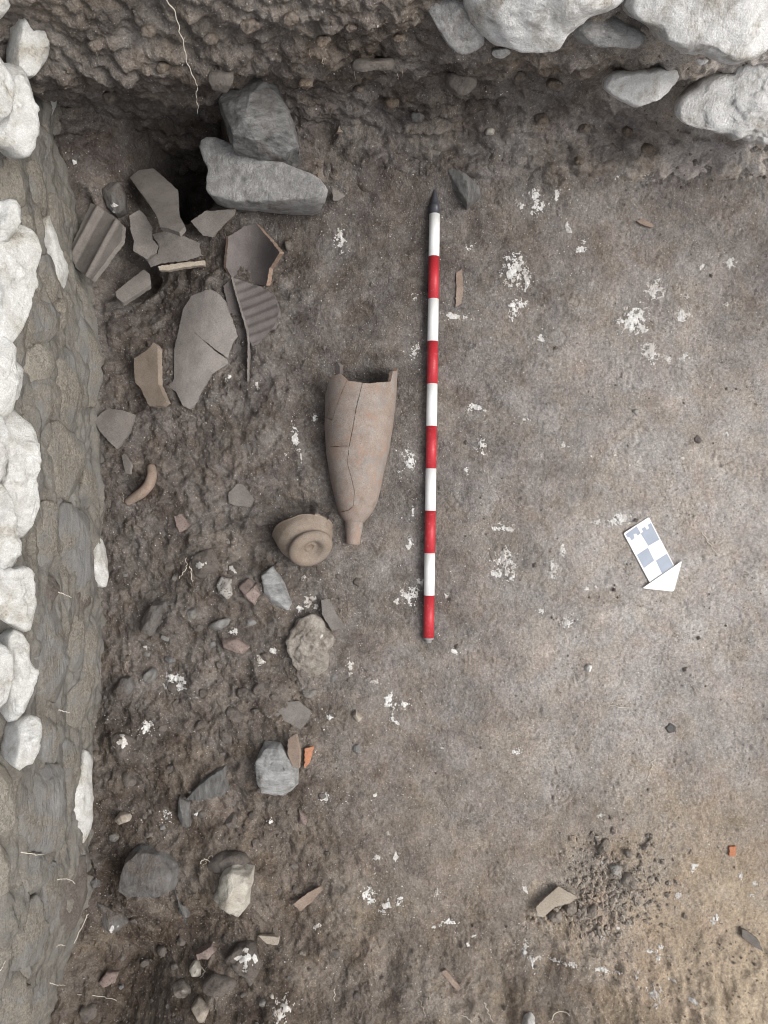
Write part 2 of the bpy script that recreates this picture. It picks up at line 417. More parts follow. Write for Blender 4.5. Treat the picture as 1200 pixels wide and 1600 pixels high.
# ------------------------------------------------------------------ stones lying in the soil: outline (photograph pixels), height, material, label
ROCKS = [
    ([(297, 873), (312, 862), (330, 856), (345, 855), (349, 878), (337, 899), (316, 908), (301, 897)], 0.042, 'muddy', 'brown rounded stone with a cap of white lime, left of the jar base', {'box': .8}),
    ([(335, 915), (345, 900), (362, 905), (365, 930), (355, 937), (342, 927)], 0.026, 'pitted', 'pale grey pitted stone next to the pinkish spotted stone', {}),
    ([(372, 917), (387, 903), (400, 914), (409, 930), (397, 946), (380, 933)], 0.024, 'pink', 'pinkish brown spotted stone between two grey stones below the jar base', {}),
    ([(407, 897), (425, 885), (440, 905), (450, 935), (456, 942), (452, 954), (427, 946), (413, 927)], 0.026, 'grey', 'long grey stone just below and left of the jar foot', {}),
    ([(350, 885), (362, 875), (376, 882), (378, 892), (368, 902), (355, 897)], 0.018, 'muddy', 'small muddy stone with white flecks above the pitted grey stone', {}),
    ([(490, 955), (502, 967), (512, 982), (524, 1000), (515, 1017), (512, 1045), (487, 1065), (470, 1050), (455, 1030), (446, 1000), (465, 970)], 0.026, 'rubble', 'large gritty light brown mortar lump below the triangular sherd', {'rough': .07, 'freq': 6, 'ragged': .10, 'box': .4, 'cuts': 5}),
    ([(412, 1162), (437, 1164), (450, 1190), (464, 1202), (465, 1230), (442, 1250), (407, 1240), (399, 1215), (400, 1185)], 0.055, 'grey', 'angular blue grey rock beside the narrow orange sherd', {'cuts': 14, 'box': .6, 'rough': .05, 'ledge': 0.0}),
    ([(222, 960), (237, 942), (257, 942), (250, 972), (237, 996), (220, 990)], 0.042, 'dark', 'dark grey layered schist stone near the wall', {'cuts': 6, 'box': .5}),
    ([(170, 1150), (190, 1142), (213, 1158), (214, 1170), (198, 1184), (177, 1177)], 0.034, 'muddy', 'roundish stone speckled with white lime near the wall foot', {'box': .8}),
    ([(345, 997), (370, 997), (390, 1012), (380, 1022), (347, 1012)], 0.020, 'pink', 'pinkish muddy stone left of the gritty mortar lump', {}),
    ([(172, 1082), (190, 1060), (205, 1055), (211, 1075), (197, 1092), (180, 1095)], 0.028, 'dark', 'dark flat stone above the lime speckled round stone', {}),
    ([(268, 1098), (277, 1091), (287, 1099), (285, 1109), (275, 1111)], 0.016, 'muddy', 'small round muddy pebble below the bright lime patch by the wall side', {'box': .9}),
    ([(226, 1050), (242, 1041), (246, 1058), (232, 1070), (214, 1060)], 0.015, 'slate', 'flat grey muddy stone left of the bright lime patch', {}),
    ([(300, 1235), (320, 1216), (337, 1203), (351, 1198), (357, 1235), (349, 1243), (323, 1241), (302, 1252), (288, 1249)], 0.028, 'dark', 'flat dark grey stone left of the blue grey rock', {}),
    ([(280, 1243), (297, 1252), (296, 1292), (287, 1292), (279, 1272)], 0.024, 'dark', 'narrow dark grey stone pointing down from the flat dark stone', {}),
    ([(177, 1284), (187, 1269), (206, 1269), (205, 1281), (187, 1288)], 0.024, 'tan', 'bright tan stone chip by the wall in the lower left', {'cuts': 6}),
    ([(188, 1209), (196, 1203), (212, 1220), (209, 1238), (199, 1229)], 0.022, 'muddy', 'leaf shaped brown stone standing near the wall', {}),
    ([(196, 1338), (216, 1322), (251, 1327), (279, 1359), (268, 1370), (274, 1393), (245, 1409), (193, 1403), (186, 1387), (190, 1364)], 0.065, 'dark', 'biggest dark grey rock in the lower left, split by a ledge', {'cuts': 12, 'ledge': 0.010, 'lper': 0.055, 'freq': 3.0, 'box': .5}),
    ([(346, 1361), (363, 1350), (395, 1361), (390, 1393), (383, 1405), (387, 1419), (374, 1437), (360, 1430), (331, 1405)], 0.062, 'buff', 'pale cream angular rock in the lower left, right of the big dark rock', {'cuts': 7, 'box': .55}),
    ([(318, 1350), (345, 1332), (378, 1330), (396, 1348), (380, 1362), (345, 1368), (330, 1385)], 0.042, 'muddy', 'brown earth crusted stone just above the pale cream rock', {'rough': .13}),
    ([(348, 1284), (360, 1269), (373, 1272), (373, 1295), (357, 1296)], 0.024, 'muddy', 'small brown grey stone above the earth crusted stone', {}),
    ([(150, 1404), (173, 1420), (193, 1425), (197, 1445), (176, 1463), (162, 1445)], 0.030, 'dark', 'dark stone with a white lime tip in the lower left hollow', {}),
    ([(277, 1406), (291, 1416), (295, 1436), (280, 1428)], 0.020, 'dark', 'small dark stone chip under the biggest dark rock', {}),
    ([(305, 1488), (331, 1475), (338, 1485), (328, 1497), (308, 1502)], 0.022, 'pink', 'reddish brown stone left of the white crusted stone', {}),
    ([(349, 1497), (374, 1474), (397, 1470), (407, 1497), (421, 1517), (397, 1531), (369, 1518)], 0.046, 'muddy', 'dark stone crusted with white lime near the bottom edge', {'rough': .12}),
    ([(294, 1514), (303, 1504), (317, 1511), (315, 1523), (300, 1526)], 0.022, 'buff', 'small pale chip below the reddish brown stone', {}),
    ([(262, 1545), (280, 1533), (304, 1545), (303, 1556), (285, 1561)], 0.026, 'rubble', 'crumbly tan mortar piece on the lower left slope', {'rough': .14}),
    ([(299, 1574), (308, 1566), (329, 1574), (321, 1594), (313, 1598)], 0.026, 'tan', 'tan stone at the bottom edge below the crumbly mortar piece', {}),
    ([(306, 1545), (331, 1522), (366, 1527), (371, 1543), (346, 1556)], 0.030, 'muddy', 'rounded muddy stone below the white crusted stone', {'box': .8}),
    ([(156, 1534), (167, 1517), (185, 1520), (183, 1537), (162, 1541)], 0.018, 'pink', 'dull reddish stone in the dark lower left hollow', {}),
    ([(125, 1574), (148, 1570), (151, 1590), (128, 1602)], 0.026, 'muddy', 'muddy stone at the lower left corner beside the wall', {}),
    ([(418, 1556), (430, 1549), (442, 1554), (441, 1563), (421, 1564)], 0.020, 'buff', 'small half round buff pebble at the bottom edge', {'box': .9}),
    ([(466, 1264), (480, 1277), (478, 1290), (466, 1286)], 0.014, 'pink', 'small pinkish stone below and right of the blue grey rock', {}),
    ([(550, 1118), (556, 1109), (568, 1122), (560, 1128)], 0.018, 'tan', 'small tan stone on the floor below the gritty lump', {}),
    ([(338, 1146), (350, 1140), (364, 1150), (362, 1162), (346, 1160)], 0.014, 'muddy', 'muddy brown stone left of the flat brown grey sherd', {}),
    ([(352, 1102), (372, 1108), (385, 1124), (374, 1130), (356, 1118)], 0.020, 'muddy', 'narrow muddy stone above the muddy brown stone', {}),
    ([(396, 1072), (408, 1064), (418, 1078), (410, 1090), (398, 1086)], 0.018, 'muddy', 'rounded brown stone left of the foot of the gritty lump', {}),
    ([(419, 1075), (428, 1072), (438, 1096), (430, 1098), (420, 1088)], 0.020, 'muddy', 'thin brown stone leaning above the flat brown grey sherd', {}),
    ([(467, 1078), (485, 1074), (505, 1082), (502, 1090), (476, 1090)], 0.012, 'slate', 'thin bluish grey stone under the gritty lump', {}),
    ([(322, 978), (344, 968), (366, 965), (362, 974), (340, 988), (326, 990)], 0.018, 'slate', 'long grey stone above the pinkish muddy stone', {}),
    ([(290, 955), (302, 945), (310, 960), (298, 974), (290, 970)], 0.014, 'slate', 'small grey stone right of the dark schist stone', {}),
    ([(853, 1430), (866, 1424), (878, 1424), (879, 1443), (863, 1442)], 0.024, 'muddy', 'brown clod tucked under the buff angular sherd', {'rough': .14}),
    ([(880, 1413), (891, 1409), (901, 1411), (900, 1427), (887, 1430)], 0.024, 'muddy', 'brown clod at the right corner of the buff angular sherd', {'rough': .14}),
    ([(933, 1327), (945, 1311), (954, 1313), (951, 1330), (939, 1339)], 0.020, 'muddy', 'oval brown clod at the top of the crumbly soil heap', {'box': .85}),
    ([(975, 1330), (984, 1328), (992, 1335), (988, 1342), (978, 1340)], 0.014, 'muddy', 'small brown clod right of the oval clod', {}),
    ([(952, 1355), (963, 1349), (972, 1355), (969, 1367), (957, 1365)], 0.016, 'pitted', 'grey smooth stone in the middle of the crumbly soil heap', {}),
    ([(970, 1378), (981, 1363), (997, 1377), (995, 1392), (973, 1391)], 0.026, 'muddy', 'largest brown clod of the crumbly soil heap', {'rough': .13}),
    ([(932, 1447), (940, 1444), (946, 1460), (933, 1461)], 0.014, 'tan', 'small tan stone below the crumbly soil heap', {}),
    ([(1002, 1324), (1011, 1318), (1014, 1326), (1006, 1331)], 0.012, 'muddy', 'small brown clod at the upper right of the soil heap', {}),
    ([(918, 1422), (930, 1412), (936, 1424), (926, 1436), (914, 1432)], 0.020, 'muddy', 'brown clod between the soil heap and the buff sherd', {'rough': .14}),
    ([(904, 1420), (914, 1414), (918, 1428), (908, 1434)], 0.016, 'muddy', 'small clod right of the buff angular sherd', {'rough': .14}),
    ([(814, 1604), (820, 1588), (830, 1582), (843, 1598), (840, 1610)], 0.026, 'boulder', 'small whitish stone at the middle of the bottom edge', {}),
    ([(914, 1043), (919, 1037), (925, 1040), (923, 1049), (916, 1050)], 0.010, 'lime', 'single white pebble on the floor below the checkered arrow', {'cuts': 2}),
    ([(1040, 1138), (1047, 1130), (1057, 1135), (1056, 1143), (1045, 1146)], 0.004, 'dark', 'dark grey flat stone flush in the floor below the arrow', {}),
    ([(985, 643), (992, 638), (1000, 641), (996, 651), (988, 651)], 0.012, 'pitted', 'grey pebble alone on the bare floor above the arrow', {}),
    ([(1083, 684), (1090, 679), (1097, 687), (1093, 694), (1085, 691)], 0.010, 'muddy', 'brown pebble on the bare floor near the right edge', {}),
    ([(695, 264), (706, 262), (717, 263), (735, 278), (750, 293), (753, 307), (730, 323), (715, 302)], 0.028, 'dark', 'dark grey streaked stone right of the pole tip', {'cuts': 6}),
    ([(444, 380), (450, 374), (457, 381), (455, 392), (447, 392)], 0.014, 'muddy', 'small round pebble right of the dark hollow sherd', {'box': .9}),
    ([(320, 437), (330, 430), (336, 438), (326, 446), (316, 450)], 0.022, 'muddy', 'lumpy brown pebble above the largest cracked sherd', {}),
    ([(160, 296), (172, 282), (188, 286), (196, 305), (196, 330), (182, 338), (165, 325)], 0.030, 'dark', 'charred looking lump with white and pink flecks above the roof tile piece', {'rough': .14}),
    ([(140, 1376), (152, 1370), (158, 1384), (146, 1390)], 0.016, 'dark', 'small dark stone between the wall and the biggest dark rock', {}),
    ([(600, 1300), (606, 1297), (609, 1303), (603, 1306)], 0.006, 'buff', 'tiny buff pebble alone in the lower middle of the floor', {}),
]

# ------------------------------------------------------------------ the ground of the trench
PXM = F / H                                # photograph pixels per metre at z = 0


def poly_area(p):
    q = np.asarray(p, float)
    r_ = np.roll(q, -1, 0)
    return abs((q[:, 0] * r_[:, 1] - r_[:, 0] * q[:, 1]).sum()) / 2


def centroid_px(p):
    return np.asarray(p, float).mean(0)


def gauss(u, v, cu, cv, su, sv, rot=0.0):
    c, s = math.cos(rot), math.sin(rot)
    a, b = (u - cu) * c + (v - cv) * s, -(u - cu) * s + (v - cv) * c
    return np.exp(-(a / su) ** 2 - (b / sv) ** 2)


def rubble_mask(u, v):
    """how loose and lumpy the soil is: the unfinished left part, the foot of the bank and the lower edge"""
    wob = 40 * perlin(u / 150.0, v / 150.0, 4.0)
    left = 1 - sstep(430, 600, u + wob - 0.10 * (v - 900))
    low = sstep(1400, 1490, v + wob * 0.7) * (1 - 0.30 * sstep(350, 700, u))
    top = 1 - sstep(250, 340, v + wob * 0.5)
    return np.clip(np.maximum(np.maximum(left * sstep(250, 420, v), low), top), 0, 1)


MOUND = [(*centroid_px(p), math.sqrt(poly_area(p)), h) for p, h, *_ in ROCKS]


def base_height(x, y):
    u, v = x * PXM + 600, 800 - y * PXM
    z = 0.045 * (1 - sstep(215, 360, v + 20 * perlin(u / 90, v / 90, 1.5)))
    hole = ((u - 272) / 70) ** 2 + ((v - 226) / 92) ** 2
    z = z - 0.36 * np.exp(-hole ** 2) - 0.07 * gauss(u, v, 235, 225, 85, 90)
    z = z - 0.085 * np.exp(-(((u - 200) / 30) ** 2 + ((v - 425) / 30) ** 2) ** 2) - 0.08 * np.exp(-(((u - 124) / 16) ** 2 + ((v - 345) / 44) ** 2) ** 2) - 0.05 * gauss(u, v, 215, 250, 60, 70) - 0.07 * gauss(u, v, 245, 400, 85, 55) - 0.035 * gauss(u, v, 165, 330, 60, 60)
    z = z - 0.045 * gauss(u, v, 200, 430, 55, 45) - 0.018 * gauss(u, v, 400, 385, 45, 55)
    z = z - 0.02 * gauss(u, v, 190, 570, 55, 90)
    z = z - 0.014 * gauss(u, v, 530, 640, 60, 90) - 0.06 * gauss(u, v, 566, 594, 32, 17)
    z = z - 0.045 * gauss(u, v, 474, 797, 30, 14) - 0.025 * gauss(u, v, 450, 830, 30, 36)
    z = z + 0.030 * gauss(u, v, 380, 1080, 190, 260)
    z = z + 0.026 * gauss(u, v, 365, 1365, 60, 60) - 0.03 * gauss(u, v, 330, 1440, 60, 22)
    z = z - 0.085 * gauss(u, v, 190, 1525, 110, 75) - 0.03 * gauss(u, v, 165, 1400, 40, 110)
    z = z - 0.03 * gauss(u, v, 552, 245, 17, 22) + 0.014 * gauss(u, v, 582, 240, 26, 30)
    line = 1456 + 34 * perlin(u / 150, 0.3, 2.2) + 16 * perlin(u / 42, 0.7, 4.2) + 9 * perlin(u / 24, v / 30, 6.1) + 36 * gauss(u, v, 260, v, 110, 1)
    z = z + (0.11 * sstep(0, 190, v - line) + 0.009 * sstep(0, 26, v - line) * sstep(0.0, 0.5, perlin(u / 60, 2.2, 9.0) + 0.25)) * sstep(215, 330, u + 0.4 * (v - 1500))
    z = z + 0.012 * gauss(u, v, 960, 1390, 70, 55)
    z = z + 0.02 * sstep(1050, 1250, u) * (1 - sstep(260, 420, v))
    z = z + 0.012 * perlin(u / 260, v / 260, 7.7)
    for cu, cv, sz, h in MOUND:                        # earth still clinging round each stone
        lo, hi = np.searchsorted(u[:, 0], (cu - 3 * sz, cu + 3 * sz)) if u.ndim == 2 else (0, len(u))
        uu, vv = u[lo:hi], v[lo:hi]
        if uu.size:
            z[lo:hi] += 0.40 * h * np.exp(-(((uu - cu) / (0.95 * sz)) ** 2 + ((vv - cv) / (0.95 * sz)) ** 2))
    return z


def clod(x, y, z, k):
    """rounded clods: billowed noise"""
    return 1 - np.abs(perlin(x * k, y * k, z)) * 2.0


def full_height(x, y):
    u, v = x * PXM + 600, 800 - y * PXM
    r = rubble_mask(u, v)
    z = base_height(x, y)
    z = z + r * (0.017 * fbm(x * 11, y * 11, 0.5, 3) + 0.011 * clod(x, y, 1.7, 24) * sstep(-0.2, 0.4, perlin(x * 9, y * 9, 8.0))
                 + 0.0062 * fbm(x * 55, y * 55, 2.1, 3))
    sm = 1 - r
    z = z + sm * (0.0035 * fbm(x * 14, y * 14, 5.5, 3) + 0.0016 * fbm(x * 75, y * 75, 3.1, 2))
    z = z + (0.0013 + 0.0014 * r) * fbm(x * 160, y * 160, 9.1, 2)
    # trampled scars and crumb beds on the smooth floor
    sc = sstep(0.12, 0.45, fbm(x * 13, y * 13, 21.0, 4))
    z = z + sc * (0.0034 * fbm(x * 110, y * 110, 4.0, 2) - 0.0015)
    return z


LIGHT_ANCHORS = [(600, 480, .12), (900, 420, .36), (700, 1020, .33), (1100, 600, .67), (1100, 1250, .52), (1000, 1000, .68), (460, 1340, .18), (300, 1000, .14), (900, 1560, .36), (1150, 1540, .86),  # soil brightness anchors, light falloff across the floor painted into the colour
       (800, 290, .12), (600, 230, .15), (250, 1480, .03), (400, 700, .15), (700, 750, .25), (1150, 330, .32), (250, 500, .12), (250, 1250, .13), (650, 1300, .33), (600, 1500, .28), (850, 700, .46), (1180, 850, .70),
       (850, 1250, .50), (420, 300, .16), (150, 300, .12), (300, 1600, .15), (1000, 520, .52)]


def painted_light(x, y):
    """light falloff painted into soil colour, partly moisture: bright at right, dark at left"""
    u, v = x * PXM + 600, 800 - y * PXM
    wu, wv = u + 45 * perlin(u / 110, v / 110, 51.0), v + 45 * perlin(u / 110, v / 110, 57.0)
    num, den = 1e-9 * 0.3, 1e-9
    for cu, cv, d in LIGHT_ANCHORS:
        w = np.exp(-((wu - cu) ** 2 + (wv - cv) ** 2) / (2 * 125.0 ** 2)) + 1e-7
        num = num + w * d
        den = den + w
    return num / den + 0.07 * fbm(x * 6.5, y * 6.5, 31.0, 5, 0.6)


def warmth(x, y):
    """brown earth rather than grey: the lower edge and the diggings at left"""
    u, v = x * PXM + 600, 800 - y * PXM
    w = 0.02 + (0.42 + 0.55 * sstep(750, 1150, u)) * sstep(1080, 1500, v + 60 * perlin(u / 120, v / 120, 6.0)) + 0.22 * gauss(u, v, 380, 1150, 220, 260)
    return np.clip(w + 0.15 * fbm(x * 7, y * 7, 41.0, 3), 0, 1)


fx = np.arange(-0.80, 0.97, 0.0028)
fy = np.arange(-1.29, 0.95, 0.0028)
out = np.array([0.02, 0.06, 0.13, 0.22, 0.34, 0.5, 0.8, 1.4, 3.0, 7.0, 15.0, 40.0])
gx = np.concatenate([fx[0] - out[::-1], fx, fx[-1] + out])
gy = np.concatenate([fy[0] - out[::-1], fy, fy[-1] + out])
GX, GY = np.meshgrid(gx, gy, indexing='ij')
GZ = full_height(np.clip(GX, -0.9, 1.2), np.clip(GY, -1.4, 1.0))
# outside the trench the ground stands half a metre higher
rise = np.maximum.reduce([sstep(1.22, 1.5, GX), sstep(-1.48, -1.85, GY), sstep(0.98, 1.06, GY), sstep(-0.86, -0.94, GX)])
GZ = GZ * (1 - rise) + rise * (np.where(GX < -0.86, 0.36, 0.54) + 0.02 * perlin(GX * 3, GY * 3, 1.0))
light_tone = painted_light(GX, GY)
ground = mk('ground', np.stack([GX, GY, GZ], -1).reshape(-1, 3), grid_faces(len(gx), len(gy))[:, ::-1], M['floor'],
            attrs={'light_tone': light_tone.ravel(), 'warm': warmth(GX, GY).ravel()}, origin=np.zeros(3))
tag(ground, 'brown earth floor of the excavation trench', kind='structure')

_x0, _y0, _st = fx[0], fy[0], 0.0028
_FZ = GZ[len(out):len(out) + len(fx), len(out):len(out) + len(fy)]


def gz(x, y):
    """height of the built ground at points inside the fine part"""
    i = np.clip((np.asarray(x) - _x0) / _st, 0, _FZ.shape[0] - 1.001)
    j = np.clip((np.asarray(y) - _y0) / _st, 0, _FZ.shape[1] - 1.001)
    i0, j0 = i.astype(int), j.astype(int)
    a, b = i - i0, j - j0
    return (_FZ[i0, j0] * (1 - a) * (1 - b) + _FZ[i0 + 1, j0] * a * (1 - b) + _FZ[i0, j0 + 1] * (1 - a) * b + _FZ[i0 + 1, j0 + 1] * a * b)


def on_ground(px, py):
    """the point of the ground that the photograph's pixel shows"""
    z = 0.0
    for _ in range(6):
        p = pix(px, py, z)
        z = float(gz(p[0], p[1]))
    return pix(px, py, z)


# ------------------------------------------------------------------ the earth bank at the top edge
def prof(rows):
    return [((800 - r) / F * (H - z), z) for r, z in rows]


PR_R = prof([(330, -0.03), (285, 0.02), (245, 0.05), (205, 0.075), (178, 0.105), (152, 0.155), (128, 0.215), (112, 0.30), (98, 0.345), (60, 0.41), (20, 0.465), (-30, 0.525), (-60, 0.57)])
PR_L = prof([(296, -0.46), (234, -0.2), (190, -0.05), (160, 0.045), (149, 0.115), (141, 0.225), (122, 0.31), (70, 0.385), (20, 0.455), (-30, 0.525), (-60, 0.57)])
bx = np.concatenate([[-1.3, -1.05, -0.9], np.arange(-0.84, 0.98, 0.0032), [1.02, 1.1, 1.25, 1.5, 2.0, 3.5, 8.0]])
nv = 250


def resample(p, n):
    p = np.array(p)
    d = np.concatenate([[0], np.cumsum(np.linalg.norm(np.diff(p, axis=0), axis=1))])
    t = np.linspace(0, d[-1], n)
    return np.stack([np.interp(t, d, p[:, 0]), np.interp(t, d, p[:, 1])], -1)


A, B = resample(PR_R, nv), resample(PR_L, nv)
wgt = sstep(-0.24, -0.36, bx)[:, None, None] * np.ones((1, nv, 1))
prf = A[None] * (1 - wgt) + B[None] * wgt
BX = np.repeat(bx[:, None], nv, 1)
BY, BZ = prf[..., 0], prf[..., 1]
BXc = np.clip(BX, -1.0, 1.2)
disp = 0.020 * fbm(BXc * 6, BY * 9, BZ * 9, 3) + 0.014 * (clod(BXc, BZ * 1.2 + BY, 5.0, 15) - 0.6) + 0.009 * fbm(BXc * 38, BY * 38, BZ * 38, 4) \
    + 0.003 * fbm(BXc * 140, BY * 140, BZ * 140, 2)
hol = sstep(0.34, 0.62, perlin(BXc * 12, BY * 14, BZ * 15 + 44.0))
disp = disp + 0.016 * hol
tn = np.gradient(prf, axis=1)
tn /= np.linalg.norm(tn, axis=2)[..., None] + 1e-9
fade = np.concatenate([np.linspace(0.15, 1, 40), np.ones(nv - 60), np.linspace(1, 0.3, 20)])[None]
BY2 = BY + disp * tn[..., 1] * fade
BZ2 = BZ - disp * tn[..., 0] * fade + 0.0
BX2 = BX + 0.004 * fbm(BXc * 30, BZ * 30, 77.0, 2)
capY = np.stack([BY2[:, -1] + k for k in (0.03, 0.10, 0.25, 0.6)], 1)
capZ = np.stack([np.full(len(bx), 0.575 + 0.003 * k) for k in range(4)], 1) + 0.01 * perlin(BX[:, :4] * 8, capY * 8, 1.0)
BXa = np.concatenate([BX2, np.repeat(BX2[:, -1:], 4, 1)], 1)
BYa = np.concatenate([BY2, capY], 1)
BZa = np.concatenate([BZ2, capZ], 1)
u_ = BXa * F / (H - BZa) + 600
btone = 0.20 + 0.20 * sstep(700, 1000, u_) + 0.35 * sstep(930, 1120, u_) + 0.08 * sstep(0.26, 0.5, BZa) + 0.02 * gauss(u_, 800 - BYa * F / (H - BZa), 560, 240, 150, 70) + 0.14 * fbm(BXa * 7, BYa * 7, BZa * 7, 4)  # bank soil tone, lighter to the right and higher up
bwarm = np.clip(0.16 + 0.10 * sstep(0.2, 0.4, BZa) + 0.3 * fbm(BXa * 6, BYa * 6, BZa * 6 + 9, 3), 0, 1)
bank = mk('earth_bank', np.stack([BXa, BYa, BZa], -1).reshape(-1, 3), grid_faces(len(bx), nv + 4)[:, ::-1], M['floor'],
          attrs={'light_tone': btone.ravel(), 'warm': bwarm.ravel()}, origin=np.array([0, 0.85, 0.0]))
tag(bank, 'crumbly brown earth section standing along the top edge of the trench', kind='structure')


# ------------------------------------------------------------------ builders for stones and pottery
def polygon_radius(poly, th):
    """distance from the origin to the polygon along each angle"""
    a = np.asarray(poly, float)
    b = np.roll(a, -1, 0)
    d = np.stack([np.cos(th), np.sin(th)], -1)[:, None]
    e = (b - a)[None]
    den = d[..., 0] * e[..., 1] - d[..., 1] * e[..., 0]
    den = np.where(np.abs(den) < 1e-12, 1e-12, den)
    t = (a[None, :, 0] * e[..., 1] - a[None, :, 1] * e[..., 0]) / den
    s = (a[None, :, 0] * d[..., 1] - a[None, :, 1] * d[..., 0]) / den
    ok = (t > 0) & (s >= -1e-6) & (s <= 1 + 1e-6)
    t = np.where(ok, t, 0)
    r = t.max(1)
    bad = r <= 0
    if bad.any():
        r[bad] = np.median(r[~bad])
    return r


def centroid(p):
    p = np.asarray(p, float)
    q = np.roll(p, -1, 0)
    cr = p[:, 0] * q[:, 1] - q[:, 0] * p[:, 1]
    A_ = cr.sum() / 2
    if abs(A_) < 1e-12:
        return p.mean(0)
    return np.array([((p[:, 0] + q[:, 0]) * cr).sum(), ((p[:, 1] + q[:, 1]) * cr).sum()]) / (6 * A_)


def rock(name, pts3, nrm, up, down, mat, parent=None, seed=0, rough=0.06, box=0.5, cuts=12, tilt=(0, 0), detail=1.0, freq=2.2, ragged=0.05, cel=(0.45, 1.35), ledge=0.0, lper=0.016):
    """a stone whose widest outline is pts3 (points on a plane with normal nrm)"""
    rg = np.random.default_rng(seed + 11)
    nrm = np.asarray(nrm, float) / np.linalg.norm(nrm)
    pts3 = np.asarray(pts3, float)
    c0 = pts3.mean(0)
    ax = np.array([1.0, 0, 0]) if abs(nrm[0]) < 0.9 else np.array([0, 1.0, 0])
    e1 = ax - nrm * ax.dot(nrm)
    e1 /= np.linalg.norm(e1)
    e2 = np.cross(nrm, e1)
    q = np.stack([(pts3 - c0) @ e1, (pts3 - c0) @ e2], -1)
    cc = centroid(q)
    q = q - cc
    c0 = c0 + e1 * cc[0] + e2 * cc[1]
    size = math.sqrt(abs((q[:, 0] * np.roll(q[:, 1], -1) - q[:, 1] * np.roll(q[:, 0], -1)).sum()) / 2)
    m = int(np.clip(size / 0.0022, 26, 110) * detail)
    k = int(np.clip(size / 0.0045, 9, 34) * detail)
    th = np.arange(m) / m * 2 * math.pi
    r = polygon_radius(q, th)
    r = (r + np.roll(r, 1) + np.roll(r, -1)) / 3
    so = seed * 3.17
    r = r * (1 + ragged * fbm(np.cos(th) * 3.0, np.sin(th) * 3.0, so, 4))
    tt0 = np.linspace(0.0, 1.0, k)
    rad0 = np.clip(1 - (1 - tt0) ** 1.5, 0, 1)
    rad0[0] = 0.012
    sn0 = rad0 ** (1 / box)
    ph = np.concatenate([np.arcsin(sn0), (np.linspace(0.5, 0.93, max(5, k // 3))[1:]) * math.pi])
    sn, cs = np.sin(ph), np.cos(ph)
    cs[k - 1] = 0.0
    rad = np.concatenate([rad0, sn[k:] ** 0.9])
    hh = np.where(cs > 0, np.abs(cs) ** box * up, -np.abs(cs) ** 0.9 * down)
    PX = rad[:, None] * (r * np.cos(th))[None]
    PY = rad[:, None] * (r * np.sin(th))[None]
    PZ = np.repeat(hh[:, None], m, 1)
    V = np.stack([PX, PY, PZ], -1)
    for _ in range(cuts):
        a_ = rg.uniform(0, 2 * math.pi)
        el = rg.uniform(*cel)
        n_ = np.array([math.cos(a_) * math.cos(el), math.sin(a_) * math.cos(el), math.sin(el)])
        dd = V @ n_
        lim = dd.max() * rg.uniform(0.64, 0.90)
        over = np.maximum(dd - lim, 0)
        V = V - n_ * (over * 0.97)[..., None]
    dirs = V / (np.linalg.norm(V, axis=2)[..., None] + 1e-9)
    fq = freq / size
    nz = fbm(V[..., 0] * fq + so, V[..., 1] * fq, V[..., 2] * fq, 4, 0.55)
    rd = 1 - np.abs(fbm(V[..., 0] * fq * 1.6, V[..., 1] * fq * 1.6 + so, V[..., 2] * fq * 1.6, 3))
    fine = fbm(V[..., 0] * 160, V[..., 1] * 160, V[..., 2] * 160 + so, 2)
    up_w = sstep(-0.2, 0.7, V[..., 2] / max(up, 1e-4))
    V = V + dirs * (size * rough * (nz * 0.8 + (rd - 0.7) * 0.5) + fine * 0.0011 * min(1, size / 0.03))[..., None] * (0.45 + 0.55 * up_w)[..., None]
    if ledge:                                             # layered stone breaks in small steps
        la = rg.uniform(0, math.pi)
        sx = (V[..., 0] * math.cos(la) + V[..., 1] * math.sin(la)) / lper + V[..., 2] / lper * 0.8 + 0.45 * fbm(V[..., 0] * 14, V[..., 1] * 14 + so, V[..., 2] * 14, 3)
        sw = sx - np.floor(sx)
        V[..., 2] += ledge * (sw - 0.5) * up_w
        V[..., 0] += ledge * 0.4 * (sw - 0.5) * math.cos(la) * up_w
        V[..., 1] += ledge * 0.4 * (sw - 0.5) * math.sin(la) * up_w
    V[..., 2] += (V[..., 0] * tilt[0] + V[..., 1] * tilt[1]) * (V[..., 2] > -0.5 * down)
    W = c0 + V[..., 0:1] * e1 + V[..., 1:2] * e2 + V[..., 2:3] * nrm
    verts = W.reshape(-1, 3)
    top = (c0 + nrm * (V[0, :, 2].mean()))[None]
    verts = np.concatenate([verts, top])
    ti = len(verts) - 1
    fan = np.stack([np.full(m, ti), np.arange(m), (np.arange(m) + 1) % m], -1)
    quads = grid_faces(len(ph), m, True)[:, ::-1]
    return mk(name, verts, [quads, fan], mat, parent)


